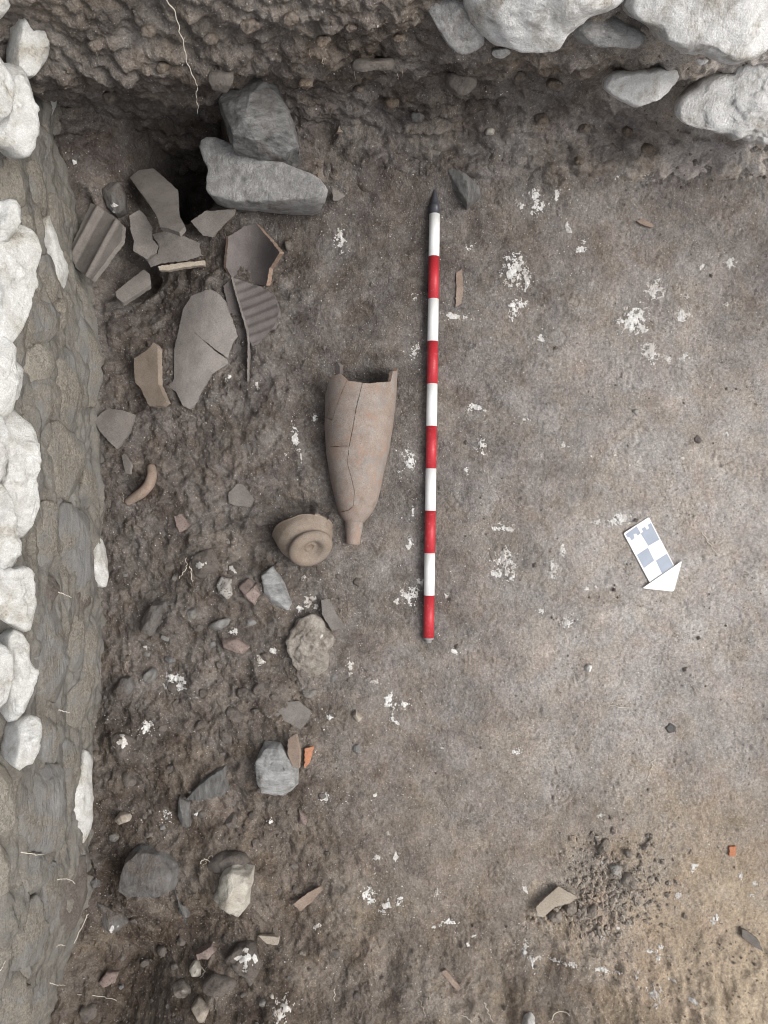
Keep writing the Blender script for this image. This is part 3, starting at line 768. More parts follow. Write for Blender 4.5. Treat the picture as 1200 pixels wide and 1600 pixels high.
def hull_rock(name, poly2, base, up, down, mat, seed, rough=0.03):
    """a broken angular stone: the hull of its outline and a few high points, edges slightly worn"""
    import bmesh
    rg = np.random.default_rng(seed + 5)
    p = np.asarray(poly2, float)
    c = centroid(p)
    bm = bmesh.new()
    for q in p:
        for f_, z_ in ((0.88, -down), (1.0, -0.1 * up), (rg.uniform(.80, .95), rg.uniform(.35, .75) * up)):
            w = c + (q - c) * f_
            bm.verts.new((w[0], w[1], z_))
    ridge = rg.uniform(0, math.pi)
    for k in (-1, 0, 1):
        q = p[int(rg.integers(0, len(p)))]
        w = c + (q - c) * 0.12 + 0.30 * k * math.sqrt(poly_area(p)) * np.array([math.cos(ridge), math.sin(ridge)])
        bm.verts.new((w[0], w[1], up * (rg.uniform(.85, 1.0))))
    r_ = bmesh.ops.convex_hull(bm, input=bm.verts[:])
    junk = [g for g in r_['geom_interior'] + r_['geom_unused'] if isinstance(g, bmesh.types.BMVert)]
    bmesh.ops.delete(bm, geom=list(set(junk)), context='VERTS')
    bmesh.ops.bevel(bm, geom=bm.edges[:], offset=0.0016, segments=2, affect='EDGES', profile=0.6)
    bmesh.ops.triangulate(bm, faces=bm.faces[:])
    for _ in range(5):
        long_ = [e for e in bm.edges if e.calc_length() > 0.006]
        if not long_ or len(bm.faces) > 16000:
            break
        bmesh.ops.subdivide_edges(bm, edges=long_, cuts=1)
        bmesh.ops.triangulate(bm, faces=bm.faces[:])
    bm.normal_update()
    V = np.array([v.co[:] for v in bm.verts])
    N = np.array([v.normal[:] for v in bm.verts])
    idx_ = {v: i for i, v in enumerate(bm.verts)}
    T = np.array([[idx_[v] for v in f.verts] for f in bm.faces])
    bm.free()
    so = seed * 2.3
    d = 0.0016 * fbm(V[:, 0] * 70 + so, V[:, 1] * 70, V[:, 2] * 70, 4) + 0.0030 * fbm(V[:, 0] * 22, V[:, 1] * 22 + so, V[:, 2] * 22, 2)
    V = V + N * d[:, None]
    V[:, 2] += base
    return mk(name, V, T, mat)


def ground_rock(name, poly, up, mat, seed, lift=0.0, down=0.03, **kw):
    """a stone lying in the soil, its outline given in photograph pixels"""
    c = centroid(poly)
    g = float(np.median([on_ground(*(np.asarray(q) * 0.6 + c * 0.4))[2] for q in poly])) - 0.10 * up
    z = g + up * lift
    if kw.pop('hull', False):
        return hull_rock(name, [pix(a, b, z + 0.3 * up)[:2] for a, b in poly], z, up, down, mat, seed)
    pts = [pix(a, b, z) for a, b in poly]
    return rock(name, pts, (0, 0, 1), up * (1 - lift), down + up * lift, mat, seed=seed, **kw)


def subdivide(poly, step, jit=0.0, seed=0):
    """closed outline resampled to short steps with a ragged edge"""
    rg = np.random.default_rng(seed)
    p = np.asarray(poly, float)
    outp = []
    for a, b in zip(p, np.roll(p, -1, 0)):
        L = np.linalg.norm(b - a)
        n = max(1, int(round(L / step)))
        nn = np.array([-(b - a)[1], (b - a)[0]]) / (L + 1e-12)
        for k in range(n):
            t = k / n
            outp.append(a + (b - a) * t + nn * (rg.normal() * jit if k else rg.normal() * jit * 0.4))
    return np.array(outp)


def inset(p, d):
    a = np.roll(p, 1, 0)
    b = np.roll(p, -1, 0)
    t = b - a
    t /= np.linalg.norm(t, axis=1)[:, None] + 1e-12
    ar = (p[:, 0] * np.roll(p[:, 1], -1) - p[:, 1] * np.roll(p[:, 0], -1)).sum()
    n = np.stack([-t[:, 1], t[:, 0]], -1) * (1 if ar > 0 else -1)
    return p + n * d


def sheet(name, poly, surf, thick, mats, parent=None, step=0.004, fill=0.006, jit=0.0004, seed=0, gap=0.0, origin=None):
    """a plate with real thickness: poly is an outline in 2D metres, surf maps (n,2) -> top points and normals"""
    o2 = subdivide(poly, step, jit, seed)
    if gap:
        o2 = inset(o2, gap)
    lo, hi = o2.min(0), o2.max(0)
    xs = np.arange(lo[0] + fill * 0.5, hi[0], fill)
    ys = np.arange(lo[1] + fill * 0.5, hi[1], fill * 0.87)
    gxx, gyy = np.meshgrid(xs, ys, indexing='ij')
    gxx = gxx + (np.arange(len(ys)) % 2)[None] * fill * 0.5
    cand = np.stack([gxx.ravel(), gyy.ravel()], -1)
    # keep points inside and away from the outline
    inside = np.zeros(len(cand), bool)
    a = o2
    b = np.roll(o2, -1, 0)
    for (x1, y1), (x2, y2) in zip(a, b):
        if y1 == y2:
            continue
        c = ((y1 > cand[:, 1]) != (y2 > cand[:, 1])) & (cand[:, 0] < (x2 - x1) * (cand[:, 1] - y1) / (y2 - y1) + x1)
        inside ^= c
    cand = cand[inside]
    if len(cand):
        dmin = np.full(len(cand), 9.0)
        for k in range(len(o2)):
            dmin = np.minimum(dmin, np.hypot(cand[:, 0] - o2[k, 0], cand[:, 1] - o2[k, 1]))
        cand = cand[dmin > fill * 0.45]
    allp = np.concatenate([o2, cand])
    n0 = len(o2)
    edges = [(i, (i + 1) % n0) for i in range(n0)]
    vs, _e, fs, ov, _oe, _of = delaunay_2d_cdt([Vector(p) for p in allp], edges, [], 1, 1e-7)
    P2 = np.array([(v.x, v.y) for v in vs])
    tri = np.array([f for f in fs if len(f) == 3])
    back = {}
    for i, l in enumerate(ov):
        for k in l:
            back.setdefault(k, i)
    loop = [back[i] for i in range(n0)]
    d1, d2 = P2[tri[:, 1]] - P2[tri[:, 0]], P2[tri[:, 2]] - P2[tri[:, 0]]
    neg = (d1[:, 0] * d2[:, 1] - d1[:, 1] * d2[:, 0]) < 0
    tri[neg] = tri[neg][:, ::-1]
    top, nr = surf(P2)
    bot = top - nr * thick
    N = len(P2)
    ar = (o2[:, 0] * np.roll(o2[:, 1], -1) - o2[:, 1] * np.roll(o2[:, 0], -1)).sum()
    if ar < 0:
        loop = loop[::-1]
    # rim bevel: an own ring of vertices for the broken side
    lp = np.array(loop)
    ln = np.roll(lp, -1)
    ring_t, ring_b = top[lp], bot[lp]
    verts = np.concatenate([top, bot, ring_t, ring_b])
    a_ = 2 * N + np.arange(len(lp))
    b_ = 2 * N + (np.arange(len(lp)) + 1) % len(lp)
    side = np.stack([a_, a_ + len(lp), b_ + len(lp), b_], -1)
    faces = [np.concatenate([tri, tri[:, ::-1] + N]), side]
    fm = np.concatenate([np.zeros(2 * len(tri)), np.full(len(side), len(mats) - 1)])
    return mk(name, verts, faces, mats, parent, True, fm, origin=origin)


def height_surface(zf):
    def surf(P2):
        e = 0.0008
        x, y = P2[:, 0], P2[:, 1]
        z = zf(x, y)
        nx = -(zf(x + e, y) - zf(x - e, y)) / (2 * e)
        ny = -(zf(x, y + e) - zf(x, y - e)) / (2 * e)
        n = np.stack([nx, ny, np.ones_like(nx)], -1)
        n /= np.linalg.norm(n, axis=1)[:, None]
        return np.stack([x, y, z], -1), n
    return surf


def sherd(name, poly, lift, mat, seed, thick=0.008, grad=(0, 0), curve=0.0, axis=0.0, ribs=None, zfun=None, jit=0.0005, edge=None, rel=True):
    """a pottery sherd lying at its pixels; grad = slope of the plate, curve = bulge (1/m) across the axis angle"""
    c = centroid(poly)
    g = max(on_ground(*c)[2], -0.025)
    z0 = g + lift
    P = np.array([pix(a, b, z0)[:2] for a, b in poly])
    cc = centroid(P)
    ca, sa = math.cos(axis), math.sin(axis)

    def zf(x, y):
        dx, dy = x - cc[0], y - cc[1]
        across = -dx * sa + dy * ca
        along = dx * ca + dy * sa
        z = z0 + grad[0] * dx + grad[1] * dy - curve * across ** 2 / 2
        if ribs:
            z = z + ribs[1] * np.sin(along / ribs[0] * 2 * math.pi + 1.2 * np.sin(across * 18))
        if zfun:
            z = z + zfun(along, across)
        return z + 0.0009 * fbm(x * 25, y * 25, seed * 1.7, 3)
    for _ in range(6):
        zz_ = zf(P[:, 0], P[:, 1])
        P = np.array([pix(a, b, float(z_))[:2] for (a, b), z_ in zip(poly, zz_)])
    return sheet(name, P, height_surface(zf), thick, [M[mat], M[edge or mat]], seed=seed, jit=jit,
                 step=0.0035, fill=0.0045 if not ribs else 0.0026)


def tube(path, radii, nseg=7):
    path = np.asarray(path, float)
    n = len(path)
    tg = np.gradient(path, axis=0)
    tg /= np.linalg.norm(tg, axis=1)[:, None] + 1e-12
    ref = np.array([0.13, 0.21, 0.97])
    s = np.cross(tg, ref)
    s /= np.linalg.norm(s, axis=1)[:, None] + 1e-12
    b = np.cross(s, tg)
    th = np.arange(nseg) / nseg * 2 * math.pi
    rr = np.broadcast_to(np.asarray(radii, float), (n,))
    V = path[:, None] + rr[:, None, None] * (np.cos(th)[None, :, None] * s[:, None] + np.sin(th)[None, :, None] * b[:, None])
    verts = np.concatenate([V.reshape(-1, 3), path[:1], path[-1:]])
    q = grid_faces(n, nseg, True)
    k = np.arange(nseg)
    k2 = (k + 1) % nseg
    c1 = np.stack([np.full(nseg, n * nseg), k2, k], -1)
    c2 = np.stack([np.full(nseg, n * nseg + 1), (n - 1) * nseg + k, (n - 1) * nseg + k2], -1)
    return verts, [q, np.concatenate([c1, c2])]


def smooth_path(pts, n):
    p = np.asarray(pts, float)
    d = np.concatenate([[0], np.cumsum(np.linalg.norm(np.diff(p, axis=0), axis=1))])
    t = np.linspace(0, d[-1], n)
    q = np.stack([np.interp(t, d, p[:, i]) for i in range(3)], -1)
    for _ in range(2):
        q[1:-1] = (q[:-2] + 2 * q[1:-1] + q[2:]) / 4
    return q


# ------------------------------------------------------------------ the stone wall along the left edge
wall = empty('stone_wall', (-0.72, 0.0, 0.0))
tag(wall, 'rubble stone wall with whitish top stones along the left edge of the trench', 'wall')


def wall_x(y, z):
    """the face of the wall: foot wanders, the lower left corner is undercut"""
    v = 800 - y * PXM
    foot = np.interp(v, [-200, 250, 420, 520, 700, 900, 1050, 1150, 1330, 1420, 1520, 1620, 1800],
                     [95, 100, 120, 145, 150, 160, 153, 142, 136, 122, 84, 58, 50])
    x0 = (foot - 600) / PXM
    return x0 + 0.012 - 0.05 * z


wy = np.concatenate([[-4.0, -2.6, -1.9], np.arange(-1.55, 1.12, 0.0045), [1.4, 2.0]])
wz = np.arange(-0.14, 0.43, 0.0045)
WY, WZ = np.meshgrid(wy, wz, indexing='ij')
WX = wall_x(WY, WZ) - 0.003
WX = WX + 0.014 * fbm(WY * 4, WZ * 17, 2.0, 3) + 0.008 * fbm(WY * 20, WZ * 40, 9.0, 5, 0.58) + 0.0018 * fbm(WY * 130, WZ * 150, 3.0, 2)
WX[WZ > 0.36] -= ((WZ - 0.36) * 0.7)[WZ > 0.36]
k = len(wz)
tx = np.stack([WX[:, -1] - d for d in (0.02, 0.06, 0.13, 0.24, 0.5)], 1)
tz = np.stack([np.full(len(wy), wz[-1] + d) for d in (0.004, 0.006, 0.004, -0.01, -0.07)], 1) + 0.012 * perlin(wy[:, None] * 9, tx * 14, 3.0)
WXa, WZa = np.concatenate([WX, tx], 1), np.concatenate([WZ, tz], 1)
WYa = np.concatenate([WY, np.repeat(wy[:, None], 5, 1)], 1)
mk('earth_mortar', np.stack([WXa, WYa, WZa], -1).reshape(-1, 3), grid_faces(len(wy), k + 5), M['mortar'], wall)


def wall_stone(poly, mat, out=0.025, X=None, tilt=0.0, seed=0, deep=0.06, push=0.0, **kw):
    """a stone of the wall: its outline lies on the face (tilt = 0) or on a plane leaning back towards the top"""
    c = centroid(poly)
    n = np.array([math.cos(tilt), 0, math.sin(tilt)])
    Y = (800 - c[1]) / PXM
    z = 0.2
    for _ in range(8):
        Xc = wall_x(Y, z) if X is None else X
        t = Xc * F / (c[0] - 600)
        z = float(np.clip(H - t, -0.1, 0.6))
        Y = (800 - c[1]) / F * t
    c3 = np.array([float(Xc) + push, Y, z])
    pts = [ray_plane(a, b, c3, n) for a, b in poly]
    return rock('stone', pts, n, out, deep, mat, wall, seed=seed, **kw)


TOP = [  # pale top stones
    [(25, -30), (72, -30), (77, 27), (75, 60), (68, 87), (40, 110), (32, 100), (31, 50)],
    [(-20, -20), (13, -20), (10, 10), (0, 24), (-20, 30)],
    [(14, 102), (27, 98), (43, 123), (50, 160), (50, 213), (42, 237), (22, 222), (0, 210), (-8, 185), (12, 150)],
    [(-22, 95), (0, 92), (13, 107), (17, 143), (8, 175), (-22, 190)],
    [(-14, 322), (24, 320), (22, 358), (0, 387), (-16, 390)],
    [(15, 363), (33, 361), (53, 387), (50, 433), (37, 487), (13, 527), (-14, 515), (-14, 390)],
    [(-22, 525), (10, 537), (17, 553), (18, 633), (2, 650), (-22, 640)],
    [(15, 633), (27, 657), (53, 683), (52, 733), (50, 800), (45, 822), (24, 835), (2, 770), (4, 700)],
    [(-22, 650), (8, 655), (3, 700), (0, 745), (-22, 760)],
    [(-22, 760), (3, 765), (14, 800), (24, 845), (22, 880), (14, 897), (-22, 890)],
    [(-22, 897), (17, 897), (42, 893), (47, 940), (43, 973), (32, 980), (20, 967), (-22, 950)],
    [(8, 1007), (25, 985), (33, 997), (40, 1033), (52, 1050), (47, 1077), (37, 1100), (35, 1125), (23, 1137), (15, 1100), (13, 1047)],
    [(-20, 1008), (8, 1015), (12, 1047), (10, 1093), (-20, 1125)],
    [(33, 1133), (55, 1122), (60, 1140), (57, 1170), (35, 1193), (21, 1195), (27, 1160)],
]
TOPX = [-.652, -.665, -.655, -.665, -.66, -.655, -.665, -.655, -.665, -.665, -.655, -.66, -.67, -.65]
for i, p in enumerate(TOP):
    wall_stone([tuple(np.asarray(q) * np.array([1.18, 1.24]) - centroid(p) * np.array([0.18, 0.24])) for q in p], M['pale'], 0.024, TOPX[i], R(42), 100 + i, 0.09, rough=0.08, box=0.5, cuts=6, ragged=0.06, cel=(.6, 1.4), freq=3.5)
FACE = [  # (outline, material, how far it stands out)
    ([(68, 117), (78, 113), (86, 143), (82, 177), (74, 187), (68, 157)], 'pale', 0.02),
    ([(-14, 270), (18, 243), (35, 263), (36, 325), (10, 320), (-14, 316)], 'tan', 0.02),
    ([(65, 327), (72, 328), (82, 363), (100, 405), (100, 443), (97, 460), (85, 475), (80, 440), (75, 380)], 'pale', 0.022),
    ([(17, 552), (30, 560), (33, 600), (24, 628), (16, 625)], 'pale', 0.012),
    ([(58, 402), (82, 400), (87, 428), (84, 470), (66, 480), (54, 450)], 'face', 0.016),
    ([(46, 440), (60, 470), (82, 478), (84, 520), (66, 540), (28, 536), (34, 505)], 'face', 0.012),
    ([(36, 548), (62, 540), (82, 558), (80, 585), (62, 600), (36, 590)], 'tan', 0.012),
    ([(44, 600), (80, 590), (83, 610), (74, 660), (60, 682), (40, 650)], 'face', 0.02),
    ([(84, 535), (108, 545), (118, 600), (119, 650), (96, 672), (76, 662), (80, 600)], 'face', 0.016),
    ([(110, 505), (138, 500), (152, 560), (153, 600), (143, 633), (124, 640), (115, 560)], 'face', 0.02),
    ([(62, 670), (84, 664), (112, 680), (128, 705), (124, 745), (104, 775), (70, 770), (56, 730)], 'face', 0.024),
    ([(128, 710), (143, 735), (146, 762), (134, 800), (110, 788), (124, 750)], 'face', 0.022),
    ([(90, 790), (132, 800), (137, 850), (133, 907), (118, 925), (96, 905), (86, 850)], 'slate', 0.022),
    ([(56, 790), (84, 785), (84, 850), (72, 895), (50, 880), (46, 835)], 'face', 0.016),
    ([(50, 905), (80, 900), (92, 920), (80, 938), (58, 930)], 'muddy', 0.008),
    ([(40, 972), (62, 940), (78, 935), (92, 965), (100, 1030), (97, 1083), (62, 1095), (52, 1050), (42, 1010)], 'slate', 0.024),
    ([(94, 962), (117, 963), (128, 985), (124, 1053), (104, 1040), (98, 1000)], 'face', 0.014),
    ([(130, 985), (148, 950), (147, 1035), (134, 1120), (112, 1130), (98, 1088), (122, 1060)], 'face', 0.016),
    ([(149, 850), (155, 833), (167, 873), (172, 890), (164, 920), (153, 912), (147, 885)], 'pale', 0.016),
    ([(50, 1098), (70, 1096), (82, 1130), (90, 1185), (60, 1190), (62, 1140)], 'slate', 0.018),
    ([(92, 1150), (112, 1160), (118, 1195), (102, 1215), (92, 1190)], 'slate', 0.010),
    ([(138, 1132), (136, 1180), (139, 1233), (141, 1325), (132, 1315), (120, 1283), (110, 1250), (121, 1225), (130, 1190)], 'pale', 0.016),
    ([(26, 1200), (88, 1196), (93, 1260), (90, 1312), (77, 1327), (47, 1330), (26, 1305), (20, 1250)], 'slate', 0.03),
    ([(-16, 1196), (16, 1202), (18, 1290), (-16, 1310)], 'tan', 0.016),
    ([(24, 1335), (62, 1334), (72, 1350), (64, 1385), (52, 1400), (26, 1402), (14, 1370)], 'face', 0.022),
    ([(-16, 1320), (10, 1330), (12, 1390), (-16, 1400)], 'tan', 0.016),
    ([(68, 1352), (84, 1340), (92, 1400), (82, 1450), (64, 1440), (62, 1400)], 'slate', 0.014),
    ([(94, 1345), (128, 1338), (132, 1400), (116, 1455), (94, 1450), (90, 1400)], 'muddy', 0.012),
    ([(10, 1412), (56, 1410), (70, 1450), (60, 1500), (20, 1515), (-6, 1470)], 'face', 0.018),
    ([(-20, 1525), (24, 1522), (40, 1545), (40, 1600), (28, 1640), (-20, 1640)], 'face', 0.03),
    ([(46, 1515), (76, 1500), (72, 1560), (52, 1610), (40, 1600)], 'face', 0.016),
    ([(46, 250), (62, 258), (70, 300), (64, 330), (46, 330), (40, 290)], 'face', 0.012),
    ([(54, 200), (76, 196), (78, 240), (62, 250), (52, 235)], 'slate', 0.010),
    ([(28, 338), (44, 335), (50, 370), (40, 366), (28, 358)], 'tan', 0.012),
    ([(0, 40), (14, 30), (20, 60), (16, 86), (-6, 84)], 'tan', 0.012),
    ([(76, 300), (92, 310), (96, 350), (88, 372), (76, 345)], 'face', 0.012),
    ([(82, 480), (100, 462), (104, 500), (86, 530)], 'face', 0.012),
    ([(112, 930), (126, 915), (142, 925), (140, 945), (120, 955)], 'muddy', 0.006),
]
for i, (p, m, o_) in enumerate(FACE):
    k_ = 1.05 if m == 'pale' else 1.10
    wall_stone([tuple(np.asarray(q) * k_ - centroid(p) * (k_ - 1)) for q in p], M['wall_tan' if m == 'tan' else m], o_ * 0.6 + 0.004, None, R(10 if m == 'pale' else 18), 200 + i, 0.05,
               rough=0.05, box=0.62 if m == 'pale' else 0.5, cuts=4, ragged=0.05 if m == 'pale' else 0.13, cel=(.8, 1.4), push=0.0 if m == 'pale' else -0.009)
for i in range(46):                         # the top course goes on behind the edge of the picture
    y0 = -1.45 + (i % 23) * 0.112 + random.uniform(-.02, .02)
    x0 = -0.79 - 0.12 * (i // 23) + random.uniform(-.015, .015)
    z0 = 0.432 - 0.02 * (i // 23)
    a, b = random.uniform(.035, .052), random.uniform(.038, .056)
    pts = [(x0 + a * math.cos(t) * random.uniform(.85, 1.12), y0 + b * math.sin(t) * random.uniform(.85, 1.12), z0)
           for t in np.linspace(0, 2 * math.pi, 9)[:-1]]
    rock('stone', pts, (0, 0, 1), 0.03, 0.05, M['pale' if random.random() < .7 else 'face'], wall, seed=300 + i, rough=0.1, box=0.7, cuts=3, detail=0.6)

# ------------------------------------------------------------------ stones in the bank
def bank_stone(name, poly, z, mat, label, cat, seed, tilt=45, up=0.05, down=0.08, group=None, **kw):
    c = centroid(poly)
    n = np.array([0, -math.cos(R(tilt)), math.sin(R(tilt))])
    c3 = pix(c[0], c[1], z)
    pts = [ray_plane(a, b, c3, n) for a, b in poly]
    o = rock(name, pts, n, up, down, M[mat], seed=seed, **kw)
    return tag(o, label, cat, group)


bank_stone('boulder', [(721, 0), (742, 50), (769, 71), (810, 78), (856, 76), (898, 41), (920, 23), (971, 5), (990, -60), (850, -110), (735, -70)], 0.485, 'boulder',
           'large rounded pale boulder at the top edge, left of the bigger one in the corner', 'boulder', 401, 50, 0.09, 0.12, rough=0.05, box=0.72, cuts=4, cel=(0.8, 1.4))
bank_stone('boulder', [(966, 14), (1017, 50), (1049, 73), (1085, 78), (1131, 99), (1177, 83), (1204, 45), (1250, -30), (1150, -110), (1000, -80)], 0.485, 'boulder',
           'largest rounded pale boulder, in the top right corner above the rough block', 'boulder', 402, 50, 0.10, 0.12, rough=0.05, box=0.72, cuts=5, cel=(0.7, 1.4))
bank_stone('stone_slab', [(648, -24), (722, -24), (744, 30), (764, 69), (724, 83), (700, 66)], 0.445, 'block',
           'flat angular grey beige slab poking out left of the rounded boulder at the top', 'stone', 403, 40, 0.03, 0.06, rough=0.03, cuts=4, cel=(.9, 1.4), box=0.28, ragged=0.02)
bank_stone('stone', [(872, 70), (911, 32), (953, 23), (1026, 62), (1017, 73), (962, 68), (907, 69)], 0.435, 'block',
           'rough grey stone wedged between the two big pale boulders', 'stone', 404, 45, 0.03, 0.06)
bank_stone('stone', [(930, 124), (966, 115), (1035, 106), (1065, 106), (1067, 121), (1026, 151), (985, 165), (966, 156)], 0.315, 'boulder',
           'pale smooth stone jutting from the earth bank below the two boulders', 'stone', 405, 50, 0.045, 0.07, rough=0.05, cuts=7, cel=(.6, 1.4))
bank_stone('stone_block', [(1300, 30), (1200, 62), (1155, 87), (1132, 112), (1084, 137), (1056, 168), (1066, 194), (1131, 204), (1200, 222), (1300, 236)], 0.275, 'boulder',
           'wide rough pale stone block at the right edge under the corner boulder', 'stone', 406, 50, 0.05, 0.12, rough=0.05, cuts=2, box=0.33, freq=6, cel=(.9, 1.4), ragged=0.10)
bank_stone('sherd', [(322, 117), (345, 113), (369, 118), (355, 144), (338, 147)], 0.325, 'muddy',
           'pointed brown sherd hanging from the bank edge above the dark schist block', 'sherd', 407, 30, 0.012, 0.06, rough=0.03, cuts=6)
bank_stone('stone', [(512, 90), (535, 93), (650, 99), (652, 108), (545, 111)], 0.365, 'muddy',
           'long flat brown stone in the bank near the fine white rootlets', 'stone', 408, 50, 0.014, 0.05, rough=0.04)
bank_stone('stone', [(128, -14), (175, -14), (172, 2), (150, 18), (137, 18)], 0.42, 'face',
           'flat grey brown stone in the bank at the top left, beside a pale one', 'stone', 409, 50, 0.02, 0.05)
bank_stone('stone', [(175, -14), (208, -14), (206, 12), (192, 18)], 0.43, 'tan',
           'rough pale stone at the top edge left of the long hanging root', 'stone', 410, 50, 0.03, 0.05, rough=0.14)
bank_stone('stone', [(578, -10), (600, -10), (599, 14), (591, 24), (582, 8)], 0.44, 'boulder',
           'small pointed pale stone at the middle of the top edge', 'stone', 411, 50, 0.02, 0.04)
bank_stone('stone', [(693, 118), (715, 112), (745, 120), (748, 135), (722, 147), (697, 140)], 0.285, 'muddy',
           'rounded earth covered stone bulging from the bank left of the dark hollow', 'stone', 412, 45, 0.026, 0.05)
bank_stone('stone', [(640, 176), (655, 175), (666, 184), (658, 193), (643, 191)], 0.13, 'dark',
           'small dark grey stone in the bank foot above the pole tip', 'stone', 413, 55, 0.015, 0.03)
bank_stone('pebble', [(758, 203), (768, 199), (776, 204), (769, 212), (759, 211)], 0.085, 'buff',
           'small smooth buff pebble in the bank foot right of the pole tip', 'pebble', 414, 60, 0.010, 0.02)
bank_stone('stone', [(740, 8), (752, 18), (762, 10), (766, 24), (748, 34)], 0.46, 'boulder', None, None, 415, 50, 0.01, 0.02) if False else None
bank_stone('stone', [(768, 78), (790, 74), (802, 82), (786, 92), (770, 90)], 0.38, 'boulder',
           'small pale stone under the lower rim of the left boulder', 'stone', 416, 50, 0.015, 0.03)
bank_stone('stone', [(1080, 88), (1105, 92), (1110, 100), (1090, 101)], 0.345, 'boulder',
           'thin pale chip just under the corner boulder', 'stone', 417, 50, 0.012, 0.03)
LUMPS = [(390, 40, 38, 24), (455, 30, 30, 22), (505, 62, 26, 18), (330, 60, 30, 20), (232, 48, 28, 20), (548, 42, 22, 16), (624, 58, 24, 14), (812, 118, 26, 18),
         (868, 132, 30, 16), (846, 186, 26, 16), (912, 200, 20, 14), (612, 160, 28, 16), (478, 130, 26, 14), (560, 138, 18, 12), (256, 104, 28, 16), (150, 70, 24, 20),
         (170, 150, 26, 20), (980, 205, 20, 12), (1012, 232, 24, 12), (905, 252, 18, 10)]
BD = np.stack([u_, 800 - BYa * F / (H - BZa)], -1).reshape(-1, 2)
BP = np.stack([BXa, BYa, BZa], -1).reshape(-1, 3)


def on_bank(px, py):
    """the point of the bank nearest to the camera at the photograph's pixel"""
    d = np.hypot(BD[:, 0] - px, BD[:, 1] - py)
    near = np.where(d < max(2.5, d.min() + 0.5))[0]
    return BP[near[np.argmax(BP[near, 2])]]


for i, (cx, cy, a, b) in enumerate(LUMPS):
    p0 = on_bank(cx, cy)
    n = np.array([0, -0.75, 0.66])
    poly = [(cx + a * .5 * math.cos(t) * random.uniform(.8, 1.15), cy + b * .5 * math.sin(t) * random.uniform(.8, 1.15)) for t in np.linspace(0, 2 * math.pi, 9)[:-1]]
    pts = [ray_plane(x, y, p0 + n * 0.002, n) for x, y in poly]
    rock('earth_clod', pts, n, 0.012, 0.03, M['crumb'], bank, seed=450 + i, rough=0.16, cuts=2, ragged=0.14, detail=0.8)

# the two big blocks at the foot of the bank
def block(name, poly, ztop, thick, mat, label, seed, tilt=(0, 0), cap=0.5, **kw):
    pts = [pix(a, b, ztop - thick * cap) for a, b in poly]
    if kw.pop('hull', False):
        return tag(hull_rock(name, [q[:2] for q in pts], ztop - thick * cap, thick * cap, thick * (1.4 - cap), M[mat], seed), label, 'stone')
    o = rock(name, pts, (0, 0, 1), thick * cap, thick * (1.4 - cap), M[mat], seed=seed, tilt=tilt, **kw)
    return tag(o, label, 'stone')


block('stone_block', [(357, 146), (378, 123), (425, 118), (443, 155), (460, 190), (467, 228), (441, 242), (406, 244), (383, 221), (364, 232), (362, 202), (341, 167)], 0.235, 0.17, 'grey_deep',
      'flaky dark grey schist block lying above the long grey slab at the bank foot', 421, (0.25, 0.1), hull=True, rough=0.08, cuts=12, box=0.5, freq=5, ledge=0.006, lper=0.036)
block('stone_block', [(306, 209), (324, 207), (366, 230), (408, 256), (440, 264), (474, 280), (512, 302), (522, 326), (453, 323), (350, 312), (320, 297), (319, 277), (324, 251), (308, 235)], 0.115, 0.10, 'block',
      'long grey stone slab with a straight lower edge left of the pole tip', 422, (0.30, 0.10), cap=0.2, rough=0.03, cuts=0, box=0.17, freq=6, ledge=0.0, ragged=0.03)

# ------------------------------------------------------------------ the broken amphora
AO, AS = np.array([490.0, 540.0]), 4.8467                # where the measured outline starts, its scale


def aw(x, y):                                            # measured point -> photograph pixel
    return AO[0] + x / AS, AO[1] + y / AS


rows = np.array([560, 581, 622, 664, 705, 746, 767, 787, 800, 808, 814, 818])
cxs = np.array([565.5, 564.5, 562.5, 559.8, 557.6, 556, 556.2, 556, 554.6, 554, 553.6, 553.4])
rad_px = np.array([57.0, 57.0, 56.5, 54.5, 50, 42, 37.5, 32.5, 27.5, 22, 16.5, 14.2])
AZ = 0.012
sA = (H - 0.05) / F                                       # metres per pixel near the top of the vessel
amph = empty('amphora', (*pix(557, 705, AZ)[:2], 0.0))
tag(amph, 'broken brown amphora lying half buried, cracked, with its toe pointing down the picture', 'amphora')


def amph_surf(P2):
    """(arc length round the body, distance along the axis) -> the surface of the vessel"""
    row = 820 - P2[:, 1] / sA
    r = np.interp(row, rows, rad_px) * sA
    cx = np.interp(row, rows, cxs)
    th = P2[:, 0] / 0.080
    e = 1.0
    dr = (np.interp(row + e, rows, rad_px) - np.interp(row - e, rows, rad_px)) / (2 * e)
    nn = np.stack([np.sin(th), -(-dr) * -1.0 * np.ones_like(th) * -1, np.cos(th)], -1)
    nn[:, 1] = dr
    nn /= np.linalg.norm(nn, axis=1)[:, None]
    wob = 1 + 0.006 * fbm(th * 1.3, P2[:, 1] * 14, 4.0, 3)
    rr = r * wob
    p = np.stack([(cx - 600) * sA + rr * np.sin(th), (800 - row) * sA, AZ + rr * np.cos(th)], -1)
    return p, nn


def amph_poly(pts):
    outp = []
    for q in pts:
        if len(q) == 3:                                   # ('L'/'R', row in measured units)
            row = AO[1] + q[1] / AS
            th = q[2]
        else:
            x, row = aw(*q)
            r = np.interp(row, rows, rad_px)
            th = math.asin(max(-0.999, min(0.999, (x - np.interp(row, rows, cxs)) / r)))
        outp.append((th * 0.080, (820 - row) * sA))
    return outp


